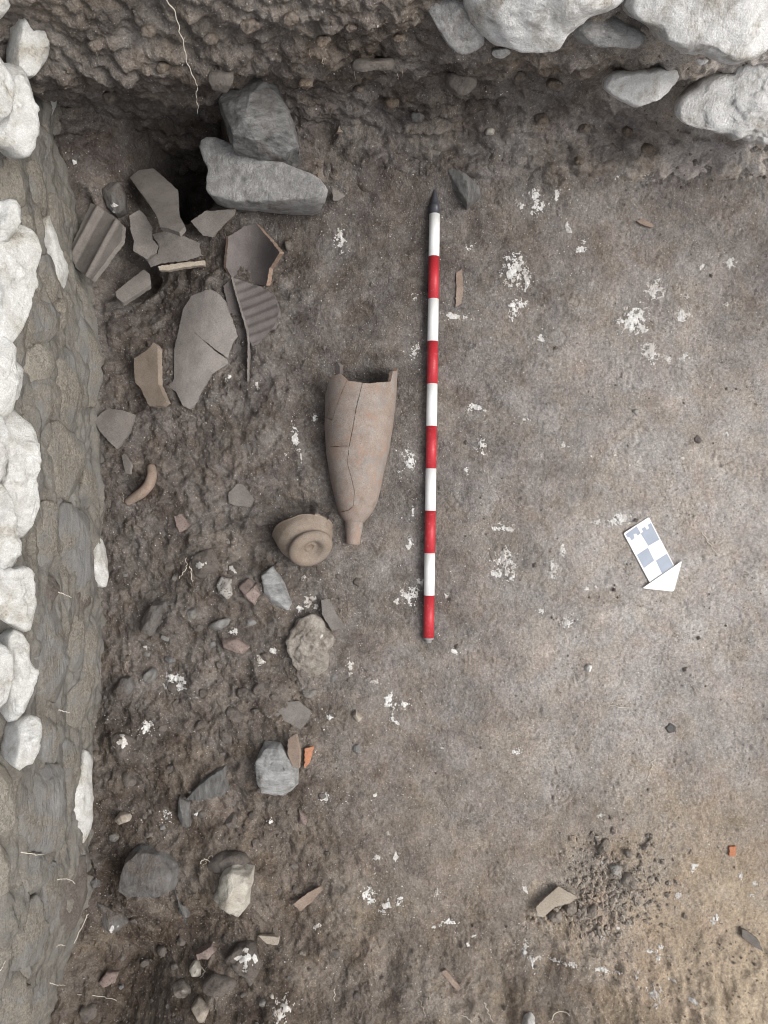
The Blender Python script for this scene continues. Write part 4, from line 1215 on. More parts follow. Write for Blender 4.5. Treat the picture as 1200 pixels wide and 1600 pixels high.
L_, R_ = -1.75, 1.75
A_p = [(375, 305), (420, 308), (450, 302), (520, 291), (585, 275), (592, 230), (599, 195), (0, 178, 1.32), (0, 150, 1.44), (0, 190, 1.58), (0, 300, R_), (0, 600, R_), (0, 1340, R_), (0, 1340, 0.0), (0, 1340, L_), (0, 1266, L_), (190, 1265), (260, 1250), (300, 1220),
       (312, 1110), (290, 1010), (260, 900), (275, 770), (300, 650), (330, 480)]
B_p = [(260, 285), (300, 292), (375, 305), (330, 480), (300, 650), (275, 770), (125, 770), (125, 680), (145, 570), (170, 490)]
C_p = [(140, 232), (165, 236), (200, 226), (232, 256), (260, 285), (170, 490), (145, 570), (92, 535), (0, 535, L_), (0, 420, L_), (92, 340)]
D_p = [(92, 535), (145, 570), (125, 680), (125, 770), (275, 770), (260, 900), (290, 1010), (312, 1110), (300, 1220), (260, 1250), (190, 1265), (0, 1266, L_), (0, 535, L_)]
for i, pp in enumerate((A_p, B_p, C_p, D_p)):
    sheet('body_fragment', amph_poly(pp), amph_surf, 0.0085, [M['clay_amph'], M['break']], amph, step=0.0035, fill=0.005, jit=0.00035, seed=500 + i, gap=0.0006)


def lathe(prof_, c, ax, name, mat, parent=None, n=48, wob=0.0, cap=True, seed=0, topcut=None):
    """profile of (distance along the axis, radius) turned about the axis ax from c"""
    ax = np.asarray(ax, float) / np.linalg.norm(ax)
    ref = np.array([0, 0, 1.0]) if abs(ax[2]) < 0.9 else np.array([0, 1.0, 0])
    s = np.cross(ax, ref)
    s /= np.linalg.norm(s)
    b = np.cross(s, ax)
    pr = np.asarray(prof_, float)
    th = np.arange(n) / n * 2 * math.pi
    T = np.repeat(pr[:, :1], n, 1)
    Rr = np.repeat(pr[:, 1:2], n, 1)
    if topcut is not None:
        T, Rr = topcut(T, Rr, th)
    if wob:
        Rr = Rr * (1 + wob * fbm(np.cos(th)[None] * 2 + 0 * T, np.sin(th)[None] * 2 + 0 * T, T * 40 + seed, 3))
    V = c + T[..., None] * ax + Rr[..., None] * (np.cos(th)[None, :, None] * s + np.sin(th)[None, :, None] * b)
    return mk(name, V.reshape(-1, 3), grid_faces(len(pr), n, True), mat, parent)


tb, tt = pix(551.2, 850.5, AZ), pix(553.4, 817.5, AZ)
axv = tb - tt
Lt = np.linalg.norm(axv)
pr_toe = [(-0.010, 0.0235), (-0.004, 0.0218), (0.0, 0.0212), (Lt * .25, 0.0203), (Lt * .5, 0.0190), (Lt * .62, 0.0178), (Lt * .7, 0.0172), (Lt * .8, 0.0168), (Lt * .93, 0.0166), (Lt * .985, 0.0160), (Lt, 0.0145), (Lt, 0.008), (Lt * .99, 0.0005)]
lathe(pr_toe, tt, axv, 'toe', M['clay_amph'], amph, wob=0.02, seed=3)

# small sherd and soil crust at the broken mouth
o = sherd('sherd', [(519, 588), (522, 572), (527, 566), (531, 572), (531, 586), (524, 589)], 0.002, 'clay_dark', 520, thick=0.012, grad=(0.8, 0.4))
tag(o, 'small reddish brown sherd standing at the left corner of the broken amphora mouth', 'sherd')

# ------------------------------------------------------------------ the jar base with its ring foot
jar = empty('jar_base', (*pix(478, 835)[:2], 0.0))
tag(jar, 'broken jar bottom with its round ring foot turned up, beside the amphora toe', 'jar')
fn = np.array([0.36, -0.62, 0.70])
fn /= np.linalg.norm(fn)
fc = pix(487.5, 862, 0.074)
pr_body = [(-0.012, 0.040), (-0.0195, 0.0425), (-0.025, 0.0480), (-0.033, 0.0570), (-0.046, 0.0650), (-0.064, 0.0675), (-0.085, 0.0690), (-0.112, 0.0700)]


RIM = [-0.100, -0.078, -0.060, -0.052, -0.052, -0.070, -0.095, -0.106, -0.100]


def rim_cut(T, Rr, th):
    lim = np.interp(th, np.arange(9) * math.pi / 4, RIM) - 0.002 * fbm(np.cos(th) * 2, np.sin(th) * 2, 1.0, 2)
    f_ = (lim / -0.108)[None]
    Tn = T * np.where(T < -0.02, 1.0, 1.0)
    Tn = np.maximum(T, np.broadcast_to(lim[None], T.shape))
    return Tn, Rr


prr = np.array(pr_body)
tt_ = np.linspace(0, 1, 30)
tl = np.interp(tt_, np.linspace(0, 1, len(prr)), prr[:, 0])
rl = np.interp(tl[::-1], prr[::-1, 0], prr[::-1, 1])[::-1]
outer = list(zip(tl, rl))
inner = [(t, max(r - 0.0075, 0.004)) for t, r in outer[::-1] if t < -0.028] + [(-0.026, 0.030), (-0.024, 0.001)]
lathe(outer + inner, fc, fn, 'body', M['clay_buff'], jar, 64, 0.012, seed=5, topcut=rim_cut)
pr_foot = [(-0.0200, 0.001), (-0.0195, 0.0065), (-0.0150, 0.0085), (-0.0135, 0.0105), (-0.0165, 0.0130), (-0.0175, 0.0160), (-0.0125, 0.0205), (-0.004, 0.0255), (-0.0005, 0.0315), (0.0005, 0.037),
           (-0.0012, 0.0440), (-0.005, 0.0495), (-0.0095, 0.0520), (-0.0145, 0.0515), (-0.0185, 0.0475), (-0.0195, 0.040)]
lathe([(t, r) for t, r in pr_foot[::-1]], fc, fn, 'ring_foot', M['clay_buff'], jar, 64, 0.015, seed=9)

# ------------------------------------------------------------------ the sherd heap in the upper left
def tile_profile(along, across):
    a = np.clip(across / 0.036, -1.2, 1.2)
    return 0.020 * sstep(0.55, 0.85, np.abs(a)) * (1 - 0.3 * sstep(0.9, 1.2, np.abs(a)))


SHERDS = [
    # outline, lift, material, thickness, slope, bulge, axis, extra, label
    ([(203, 277), (217, 266), (240, 263), (278, 297), (280, 337), (289, 353), (280, 363), (267, 358), (250, 355), (245, 337), (232, 317), (217, 297)], 0.075, 'clay_grey', 0.012, (0.1, -0.75), 9, R(-55), {},
     'large upright grey sherd standing in the dark hollow beside the long slab'),
    ([(142, 317), (161, 328), (177, 337), (192, 352), (190, 375), (143, 438), (118, 418), (110, 400), (112, 383)], 0.055, 'clay_grey', 0.012, (0.35, -0.2), 0, R(-118), {'zfun': tile_profile},
     'grey roof tile piece with raised edges, leftmost of the heap by the wall'),
    ([(202, 337), (218, 328), (228, 338), (238, 357), (238, 373), (248, 385), (245, 395), (235, 400), (230, 405), (208, 392), (209, 375), (204, 360)], 0.052, 'clay_grey', 0.012, (-0.3, -0.15), 6, R(-60), {},
     'grey sherd with a worn lower lobe between the tile piece and the upright sherd'),
    ([(238, 366), (262, 360), (285, 368), (308, 378), (313, 400), (290, 408), (262, 410), (245, 414), (236, 418), (230, 406), (246, 397), (249, 385)], 0.046, 'clay_grey', 0.011, (0.15, 0.2), 8, R(5), {},
     'flat grey sherd lying just above the thin pale rim strip'),
    ([(247, 416), (285, 410), (320, 407), (320, 414), (285, 418), (262, 423), (249, 422)], 0.030, 'clay_pale', 0.012, (0, 0), 0, 0, {},
     'thin pale strip of a pottery rim, under the flat grey sherd'),
    ([(180, 456), (205, 436), (225, 421), (234, 428), (236, 445), (214, 460), (193, 473), (183, 466)], 0.040, 'clay_grey', 0.014, (-0.2, -0.5), 6, R(35), {},
     'small grey brown sherd tilted out of a dark hole below the tile piece'),
    ([(298, 346), (320, 330), (348, 328), (366, 327), (365, 336), (348, 352), (333, 371), (317, 368)], 0.045, 'clay_grey', 0.012, (0.15, 0.5), 0, R(30), {'edge': 'clay_buff'},
     'brown sherd with a bright chipped edge under the long grey slab'),
    ([(357, 369), (382, 353), (400, 349), (421, 373), (437, 394), (421, 419), (416, 446), (402, 444), (367, 445), (361, 431), (353, 417)], 0.014, 'clay_dark', 0.010, (0.25, 0.15), -24, R(85), {'edge': 'break'},
     'dark hollow curved sherd with an orange broken corner, inside up'),
    ([(363, 433), (408, 448), (429, 462), (436, 485), (429, 509), (413, 528), (392, 538), (386, 516), (375, 478)], 0.016, 'clay_dark', 0.009, (0.15, 0.0), -4, R(105), {'ribs': (0.021, 0.0022)},
     'dark ribbed sherd lying below the hollow curved sherd'),
    ([(349, 447), (361, 436), (373, 478), (384, 516), (386, 534), (384, 598), (375, 596), (359, 556), (373, 526), (357, 484)], 0.008, 'clay_dark', 0.009, (0.0, 0.1), 0, R(105), {},
     'narrow dark sherd between the ribbed sherd and the large cracked sherd'),
    ([(361, 434), (364, 433), (376, 477), (388, 516), (390, 534), (389, 596), (386, 596), (387, 534), (385, 517), (373, 478)], 0.026, 'clay_grey', 0.020, (0, 0), 0, 0, {},
     'thin sherd standing on edge as a pale line beside the ribbed sherd'),
    ([(328, 452), (340, 458), (351, 470), (363, 499), (372, 526), (365, 534), (358, 552), (356, 559), (335, 545), (302, 518), (334, 547), (355, 562), (357, 568), (332, 584), (312, 617), (309, 627), (297, 640), (285, 633), (275, 612),
      (264, 604), (272, 592), (272, 547), (279, 516), (286, 483), (299, 462)], 0.034, 'clay_light', 0.011, (0.22, 0.12), 7, R(72), {},
     'largest grey sherd, leaf shaped and split by a diagonal crack'),
    ([(240, 535), (246, 543), (247, 600), (260, 628), (253, 634), (233, 635), (220, 607), (211, 597), (209, 560), (230, 547)], 0.055, 'clay_buff', 0.016, (0.45, -0.1), 0, R(80), {},
     'buff sherd standing steeply left of the largest cracked sherd'),
    ([(148, 657), (157, 646), (170, 638), (192, 641), (211, 648), (202, 677), (183, 702), (170, 690), (155, 672)], 0.026, 'clay_grey', 0.009, (0.05, -0.1), 3, R(40), {},
     'smooth purple grey sherd with a pointed lower end close to the wall'),
    ([(190, 711), (194, 709), (205, 727), (202, 741), (196, 739)], 0.022, 'clay_grey', 0.008, (0.3, 0), 0, 0, {},
     'tiny grey sherd on edge above the curved handle by the wall'),
    ([(357, 770), (372, 755), (380, 757), (397, 780), (391, 792), (370, 791), (357, 785)], 0.018, 'clay_grey', 0.009, (0, -0.15), 3, 0, {},
     'flat five sided grey brown sherd left of the amphora body'),
    ([(272, 807), (283, 803), (296, 820), (289, 828), (280, 831), (275, 820)], 0.016, 'pink', 0.009, (0.1, 0), 0, 0, {},
     'pinkish spotted sherd above the lime capped brown stone'),
    ([(502, 937), (515, 936), (526, 960), (541, 980), (519, 986), (504, 962)], 0.020, 'clay_grey', 0.010, (-0.1, -0.1), 4, R(-60), {},
     'triangular purple brown sherd beside the gritty mortar lump'),
    ([(437, 1098), (467, 1095), (487, 1112), (482, 1125), (470, 1140), (447, 1128), (427, 1115)], 0.016, 'clay_grey', 0.010, (0, -0.1), 3, 0, {},
     'flat brown grey sherd above the blue grey rock'),
    ([(450, 1155), (462, 1147), (468, 1175), (467, 1201), (457, 1197), (449, 1178)], 0.028, 'clay_brown', 0.010, (0.3, 0), 0, R(85), {},
     'brown sherd leaning on the right side of the blue grey rock'),
    ([(476, 1170), (490, 1166), (483, 1192), (476, 1200)], 0.014, 'clay_red', 0.008, (0.1, 0), 0, 0, {},
     'narrow orange sherd right of the blue grey rock'),
    ([(403, 1462), (420, 1463), (435, 1465), (433, 1477), (418, 1475)], 0.018, 'clay_pale', 0.010, (0.2, -0.1), 0, 0, {},
     'light tan sherd next to the white crusted stone near the bottom edge'),
    ([(458, 1413), (480, 1396), (501, 1385), (504, 1391), (486, 1410), (470, 1424)], 0.014, 'clay_brown', 0.009, (0.0, -0.2), 0, R(35), {},
     'long pinkish brown sherd lying alone right of the pale rock'),
    ([(689, 1519), (697, 1516), (719, 1543), (713, 1547)], 0.010, 'clay_brown', 0.008, (0, 0), 0, 0, {},
     'narrow tan sherd in the sloping soil near the bottom edge'),
    ([(838, 1417), (850, 1405), (873, 1385), (902, 1402), (890, 1412), (867, 1417), (850, 1433), (838, 1432)], 0.026, 'clay_pale', 0.010, (0.1, -0.2), 4, R(40), {},
     'light buff angular sherd beside the crumbly soil heap at lower right'),
    ([(1160, 1452), (1168, 1455), (1184, 1467), (1193, 1487), (1180, 1480), (1160, 1464)], 0.010, 'clay_grey', 0.008, (0, 0), 0, 0, {},
     'flat grey sherd in the slope near the lower right corner'),
    ([(1140, 1323), (1151, 1323), (1149, 1338), (1140, 1338)], 0.007, 'clay_red', 0.007, (0, 0), 0, 0, {},
     'small orange brick fragment on the floor near the right edge'),
    ([(713, 426), (722, 420), (724, 450), (721, 474), (712, 480), (713, 450)], 0.003, 'clay_brown', 0.007, (0, 0), 0, 0, {},
     'reddish brown sherd almost flush with the floor right of the pole'),
    ([(519, 294), (527, 297), (540, 306), (528, 314), (520, 313)], 0.028, 'clay_grey', 0.010, (-0.2, 0.1), 0, 0, {},
     'small triangular grey sherd at the right end of the long slab'),
    ([(527, 206), (533, 192), (543, 179), (541, 195), (535, 207)], 0.030, 'clay_buff', 0.010, (-0.5, 0), 0, 0, {},
     'small pale sherd at the bank foot right of the flaky block'),
    ([(995, 345), (1003, 341), (1022, 352), (1019, 356), (1001, 350)], 0.008, 'clay_brown', 0.006, (0, 0), 0, 0, {},
     'small bent tan fragment below the rough block at the right'),
]
for i, (poly, lift, mat, th_, gr, cv, axs, ex, lab) in enumerate(SHERDS):
    o = sherd('sherd', poly, lift, mat, 600 + i, th_, gr, cv, axs, **ex)
    tag(o, lab, 'sherd')

# curved handle
hp = [(236, 729), (238, 742), (233, 758), (222, 770), (208, 779), (199, 785)]
path = smooth_path([pix(a, b, on_ground(a, b)[2] + h_) for (a, b), h_ in zip(hp, (0.000, 0.016, 0.020, 0.018, 0.010, -0.006))], 26)
vv, ff = tube(path, np.interp(np.linspace(0, 1, 26), [0, .3, .7, 1], [.010, .0125, .012, .009]), 12)
tag(mk('handle_fragment', vv, ff, M['clay_brown']), 'curved grey brown jug handle lying by the wall foot', 'pottery handle')

# ------------------------------------------------------------------ stones lying in the soil
for i, (poly, up, mat, lab, kw) in enumerate(ROCKS):
    kw = dict(kw)
    if mat in ('grey', 'dark', 'buff', 'tan', 'pitted', 'pink') and 'pebble' not in lab:
        kw['hull'] = True
        kw['lift'] = 0.12
    if 'clod' in lab:
        kw['lift'] = 0.4
    if mat in ('grey', 'dark', 'slate'):
        kw.setdefault('ledge', min(0.006, 0.14 * up))
    nm = 'clod' if 'clod' in lab else 'pebble' if 'pebble' in lab else 'mortar_lump' if mat == 'rubble' else 'stone'
    o = ground_rock(nm, poly, up, M[mat], 700 + i, **kw)
    tag(o, lab, nm.replace('_', ' '))
    if 'clod' in lab:
        o.data.materials[0] = M['clod']

rg_ = np.random.default_rng(123)
taken = [(*centroid_px(p), math.sqrt(poly_area(p))) for p, *_ in ROCKS] + [(*centroid_px(p[0]), math.sqrt(poly_area(p[0]))) for p in SHERDS] + [(487, 845, 90), (556, 720, 120), (556, 640, 120)]
ANCHOR = [('jar foot', 487, 862), ('lime capped brown stone', 322, 882), ('pitted grey stone', 350, 918), ('pinkish spotted stone', 390, 925), ('dark layered schist stone', 237, 968), ('pinkish muddy stone', 366, 1008),
          ('gritty mortar lump', 487, 1010), ('bright lime patch by the wall', 276, 1063), ('lime speckled round stone', 192, 1163), ('flat brown grey sherd', 457, 1117), ('blue grey rock', 432, 1205),
          ('narrow orange sherd', 482, 1182), ('flat dark grey stone', 327, 1224), ('bright tan chip', 192, 1278), ('biggest dark grey rock', 232, 1365), ('pale cream rock', 364, 1392), ('white crusted stone', 385, 1500),
          ('reddish brown stone', 322, 1488), ('long pinkish brown sherd', 481, 1404), ('half round buff pebble', 430, 1557), ('crumbly tan mortar piece', 283, 1547), ('dark stone with a white tip', 175, 1433),
          ('dull reddish stone', 170, 1530), ('triangular purple brown sherd', 518, 961)]
used_places = set()
count = 0
while count < 64:
    cx, cy = rg_.uniform(165, 560), rg_.uniform(840, 1590)
    if cx > 470 and cy < 1420 and rg_.uniform() < 0.8:
        continue
    a_ = rg_.uniform(5, 10) if rg_.uniform() < .75 else rg_.uniform(9, 15)
    if any(math.hypot(cx - q[0], cy - q[1]) < 0.6 * q[2] + a_ + 2 for q in taken):
        continue
    taken.append((cx, cy, a_ * 1.8))
    poly = [(cx + a_ * rg_.uniform(.7, 1.2) * math.cos(t), cy + a_ * rg_.uniform(.55, 1.05) * math.sin(t)) for t in np.linspace(0, 2 * math.pi, 8)[:-1] + rg_.uniform(-.25, .25, 7)]
    o = ground_rock('stone', poly, a_ * rg_.uniform(0.0009, 0.0016), M[['muddy', 'muddy', 'muddy', 'slate'][int(rg_.integers(0, 4))]], 900 + count)
    near = sorted(ANCHOR, key=lambda q: math.hypot(q[1] - cx, q[2] - cy))
    for nm_, ax_, ay_ in near:
        ang = math.degrees(math.atan2(ay_ - cy, cx - ax_)) % 360
        dr = ['right of', 'up and right of', 'above', 'up and left of', 'left of', 'down and left of', 'below', 'down and right of'][int((ang + 22.5) // 45) % 8]
        if (nm_, dr) not in used_places:
            used_places.add((nm_, dr))
            break
    tag(o, 'small muddy stone in soil, ' + dr + ' the ' + nm_, 'stone', 'small muddy stones in the rubble soil')
    count += 1

# ------------------------------------------------------------------ the ranging pole
pa, pb = np.array([679.0, 335.0]), np.array([669.7, 996.0])
PR = 0.0126
zz = []
for t in np.linspace(-0.06, 1.01, 60):
    q = pa + (pb - pa) * t
    p = pix(q[0], q[1], 0.015)
    zz.append((t, float(gz(p[0], p[1]))))
zz = np.array(zz)
fit = np.polyfit(zz[:, 0], zz[:, 1], 1)
up_ = np.percentile(zz[:, 1] - np.polyval(fit, zz[:, 0]), 88)
za, zb = np.polyval(fit, 0) + up_ + PR, np.polyval(fit, 1) + up_ + PR
P0, P1 = pix(*pa, za), pix(*pb, zb)
pole = empty('ranging_pole', (*((P0 + P1) / 2)[:2], min(za, zb) - PR))
tag(pole, 'red and white banded ranging pole with a dark metal tip lying on the earth', 'ranging pole')
axp = (P1 - P0) / np.linalg.norm(P1 - P0)
Lp = np.linalg.norm(P1 - P0)
for k in range(10):
    a, b = Lp * k / 10, Lp * (k + 1) / 10
    lathe([(a + 0.0002, 0.003), (a + 0.0002, PR), (b - 0.0002, PR), (b - 0.0002, 0.003)], P0, axp, 'white_band' if k % 2 == 0 else 'red_band', M['white' if k % 2 == 0 else 'red'], pole, 32)
for ch in pole.children:
    ch.data.polygons.foreach_set('use_smooth', np.ones(len(ch.data.polygons), bool))
lathe([(-0.072, 0.0004), (-0.070, 0.0022), (-0.050, 0.0052), (-0.026, 0.0098), (-0.0225, 0.0104), (-0.0222, 0.0116), (-0.0190, 0.0118), (-0.0004, 0.0119), (-0.0004, 0.003)], P0, axp, 'metal_tip', M['metal'], pole, 28)
lathe([(Lp + 0.0003, 0.003), (Lp + 0.0003, 0.0122), (Lp + 0.004, 0.0118), (Lp + 0.0045, 0.0075), (Lp + 0.012, 0.0068), (Lp + 0.013, 0.0005)], P0, axp, 'end_cap', M['ferrule'], pole, 28)

# ------------------------------------------------------------------ the checkered north arrow
def mk_flat(name, pts, z0, z1, mat, parent):
    lo = [pix(a, b, (z0 + z1) / 2)[:2] for a, b in pts]
    n = len(lo)
    V = np.array([(x, y, z0) for x, y in lo] + [(x, y, z1) for x, y in lo])
    o2 = np.array(lo)
    if (o2[:, 0] * np.roll(o2[:, 1], -1) - o2[:, 1] * np.roll(o2[:, 0], -1)).sum() < 0:
        V = np.concatenate([V[:n][::-1], V[n:][::-1]])
    k_ = np.arange(n)
    k2 = (k_ + 1) % n
    return mk(name, V, [np.arange(n)[::-1][None], (np.arange(n) + n)[None], np.stack([k_, k2, k2 + n, k_ + n], -1)], mat, parent, False)


def ar(x, y):
    return 950 + x / 8.571, 790 + y / 8.571


bz = max(on_ground(*ar(a, b))[2] for a, b in ((215, 375), (540, 170), (885, 800), (550, 1025), (500, 600), (700, 600)))
arrow = empty('scale_arrow', (*pix(1020, 866)[:2], bz - 0.001))
tag(arrow, 'checkered blue grey and white scale arrow lying on the bare floor at right', 'scale arrow')
mk_flat('board', [ar(*q) for q in [(213, 385), (217, 366), (230, 354), (530, 163), (542, 161), (552, 168), (885, 806), (555, 1026)]], bz - 0.0012, bz + 0.0022, M['board'], arrow)
for q in ([(238, 383), (385, 276), (438, 370), (397, 404), (377, 374), (341, 386), (358, 434), (316, 468), (291, 425), (263, 428)],
          [(575, 230), (690, 455), (540, 540), (446, 388), (440, 371), (470, 352), (451, 310), (494, 281), (520, 324), (551, 301), (531, 258)],
          [(386, 660), (535, 562), (620, 735), (481, 838)],
          [(640, 737), (790, 641), (876, 802), (722, 908)]):
    mk_flat('blue_square', [ar(*p) for p in q], bz + 0.0023, bz + 0.0026, M['blue'], arrow)
mk_flat('arrow_head', [ar(*q) for q in [(470, 1098), (975, 750), (986, 750), (884, 1130), (868, 1146), (850, 1148), (478, 1108)]], bz + 0.0030, bz + 0.0062, M['board'], arrow)

# ------------------------------------------------------------------ white lime patches on the floor
def lime_patch(px, py, w, h, rot=0.0, seed=0, dens=0.5, parent=ground):
    """crumbly white lime: the part of an ellipse where a noise is high, as raised flakes"""
    st = 0.0010
    p0 = on_ground(px, py)
    a, b = w / PXM * 0.62, h / PXM * 0.62
    m = max(a, b)
    n = int(2 * m / st) + 2
    t = (np.arange(n) - n / 2) * st
    X, Y = np.meshgrid(t, t, indexing='ij')
    c, s = math.cos(rot), math.sin(rot)
    ex, ey = (X * c + Y * s) / a, (-X * s + Y * c) / b
    rr = np.sqrt(ex ** 2 + ey ** 2)
    so = seed * 7.31
    nz = 0.9 * fbm(X * 80 + so, Y * 80, so, 3, 0.6) + 0.45 * fbm(X * 300, Y * 300 + so, so, 2)
    keep = (0.95 - rr * 0.95 + 0.85 * nz) > (1 - dens)
    keep &= rr < 1.35
    Xj = X + 0.0005 * perlin(X * 500, Y * 500, so) + p0[0]
    Yj = Y + 0.0005 * perlin(X * 500, Y * 500, so + 9) + p0[1]
    Z = gz(Xj, Yj) + 0.0002 + 0.0012 * np.clip(1 - rr, 0, 1) + 0.0015 * perlin(X * 330, Y * 330, so + 3)
    cell = keep[:-1, :-1] & keep[1:, 1:] & keep[1:, :-1] & keep[:-1, 1:]
    idx = np.arange(n * n).reshape(n, n)
    q = np.stack([idx[:-1, :-1], idx[1:, :-1], idx[1:, 1:], idx[:-1, 1:]], -1)[cell]
    if len(q) < 3:
        return None
    top = np.stack([Xj, Yj, Z], -1).reshape(-1, 3)
    bot = top - np.array([0, 0, 0.003])
    # walls round the kept cells
    cnt = {}
    for f in q:
        for e in ((f[0], f[1]), (f[1], f[2]), (f[2], f[3]), (f[3], f[0])):
            cnt[e] = 1
    side = [(e[1], e[0], e[0] + n * n, e[1] + n * n) for e in cnt if (e[1], e[0]) not in cnt]
    V = np.concatenate([top, bot])
    used = np.unique(np.concatenate([q.ravel(), np.array(side).ravel()]))
    remap = np.full(len(V), -1)
    remap[used] = np.arange(len(used))
    fc_ = np.concatenate([remap[q], remap[np.array(side)]])
    return mk('lime_patch', V[used], fc_, M['lime'], parent, True, origin=np.zeros(3))


PATCH = [(835, 303, 16, 18, 0.4), (843, 326, 18, 34, 0.45), (868, 306, 14, 14, 0), (889, 357, 8, 20, -0.4), (908, 389, 16, 22, 0), (815, 320, 10, 14, 0), (533, 375, 15, 38, -0.25), (803, 424, 34, 46, 0.1),
         (822, 438, 14, 26, 0), (803, 484, 16, 28, 0), (816, 476, 16, 16, 0), (710, 494, 40, 11, 0.1), (651, 545, 9, 32, 0.5), (640, 718, 19, 30, -0.3), (624, 742, 8, 12, 0), (461, 684, 13, 40, -0.2), (753, 698, 15, 20, 0),
         (746, 638, 26, 11, 0.2), (727, 733, 10, 8, 0), (785, 825, 38, 13, 0), (790, 881, 30, 46, -0.3), (775, 897, 16, 12, 0), (865, 890, 18, 28, 0), (878, 860, 9, 26, 0), (641, 928, 30, 22, -0.2), (621, 938, 12, 13, 0), (657, 912, 12, 16, 0),
         (697, 930, 11, 15, 0.5), (886, 970, 18, 18, 0), (844, 956, 9, 11, 0), (917, 921, 10, 7, 0), (930, 916, 6, 6, 0), (1023, 452, 30, 26, 0.3), (988, 500, 34, 44, 0.6), (1005, 515, 16, 14, 0), (1015, 550, 26, 32, -0.3), (1042, 562, 18, 12, 0.5),
         (1072, 557, 14, 18, 0), (1066, 490, 24, 22, -0.7), (1073, 465, 6, 16, 0), (1140, 412, 17, 17, 0.8), (1097, 417, 8, 12, 0), (1134, 475, 10, 9, 0), (735, 385, 20, 9, -0.4), (651, 466, 18, 11, 0.5), (843, 530, 16, 16, 0.4),
         (1137, 677, 8, 14, 0.6), (993, 722, 22, 12, 0), (960, 711, 8, 6, 0), (882, 697, 13, 9, 0), (819, 656, 12, 7, 0), (1066, 716, 8, 6, 0), (547, 1043, 13, 26, 0), (585, 1065, 11, 7, 0), (606, 1095, 15, 28, -0.2), (630, 1101, 24, 15, 0), (612, 1122, 8, 12, 0),
         (622, 1130, 20, 9, 0.5), (515, 1124, 8, 12, 0), (709, 1018, 12, 9, 0), (640, 848, 8, 30, 0), (645, 800, 6, 18, 0), (667, 745, 5, 8, 0), (573, 1394, 26, 16, -0.7), (582, 1405, 18, 14, -0.7), (603, 1419, 13, 24, 0.3), (626, 1404, 11, 20, 0.4), (617, 1338, 9, 16, 0),
         (589, 1341, 14, 9, -0.5), (584, 1365, 8, 6, 0), (701, 1440, 26, 9, 0.3), (682, 1393, 9, 14, 0.2), (680, 1448, 18, 5, -0.2), (741, 1462, 13, 6, 0), (732, 1476, 8, 6, 0), (820, 1482, 9, 30, 0.35), (832, 1502, 9, 22, 0.3), (842, 1495, 22, 10, 0.1),
         (806, 1471, 6, 4, 0), (869, 1501, 19, 6, 0.1), (893, 1508, 24, 7, 0.1), (940, 1515, 32, 8, 0.1), (968, 1517, 20, 5, 0.15), (995, 1523, 9, 8, 0), (1018, 1486, 20, 6, 0.1), (1030, 1480, 22, 6, 0.3), (1028, 1497, 12, 8, 0), (1054, 1532, 17, 5, 0.2),
         (1022, 1554, 24, 24, 0), (1024, 1570, 12, 8, 0), (1083, 1562, 14, 9, 0.2), (1085, 1356, 12, 14, 0), (1060, 1399, 15, 9, -0.4), (1155, 1368, 10, 12, 0), (1180, 1380, 8, 12, 0), (1116, 1436, 12, 15, 0), (1173, 1399, 10, 7, 0), (965, 1449, 18, 5, 0.3),
         (943, 1350, 10, 16, 0), (940, 1463, 10, 8, 0), (820, 1392, 9, 12, 0), (939, 1274, 11, 9, -0.4), (960, 1229, 9, 5, 0), (586, 1243, 6, 8, 0), (1114, 916, 10, 12, 0), (808, 1174, 14, 12, 0), (691, 1168, 7, 8, 0), (932, 815, 24, 8, 0), (970, 812, 30, 18, -0.2),
         (276, 1063, 40, 19, 0.45), (262, 1072, 14, 12, 0), (232, 1136, 16, 20, 0), (225, 1142, 8, 10, 0), (484, 938, 18, 22, 0.3), (467, 951, 16, 13, 0), (493, 950, 8, 12, 0.5), (408, 1031, 13, 20, -0.2), (425, 1018, 14, 9, 0), (366, 985, 14, 12, 0),
         (443, 1572, 27, 24, 0), (262, 1277, 14, 20, 0), (508, 1245, 14, 13, -0.4), (425, 1283, 9, 9, 0.6), (308, 1271, 7, 8, 0), (228, 1010, 10, 8, 0), (356, 844, 10, 8, 0), (358, 590, 10, 5, -0.7), (474, 901, 8, 9, 0), (495, 1448, 10, 12, 0.5),
         (492, 652, 7, 14, 0.2), (471, 715, 4, 16, 0), (447, 711, 5, 8, 0), (489, 223, 16, 12, 0.5), (115, 253, 10, 5, 0.2), (402, 600, 6, 14, 0), (1000, 272, 14, 11, 0), (965, 276, 9, 8, 0), (985, 268, 8, 9, 0)]
for i, (a, b, w, h_, r_) in enumerate(PATCH):
    lime_patch(a, b, w * 1.1, h_ * 1.1, -r_, i, 0.60 + 0.12 * min(1.0, w * h_ / 1200))


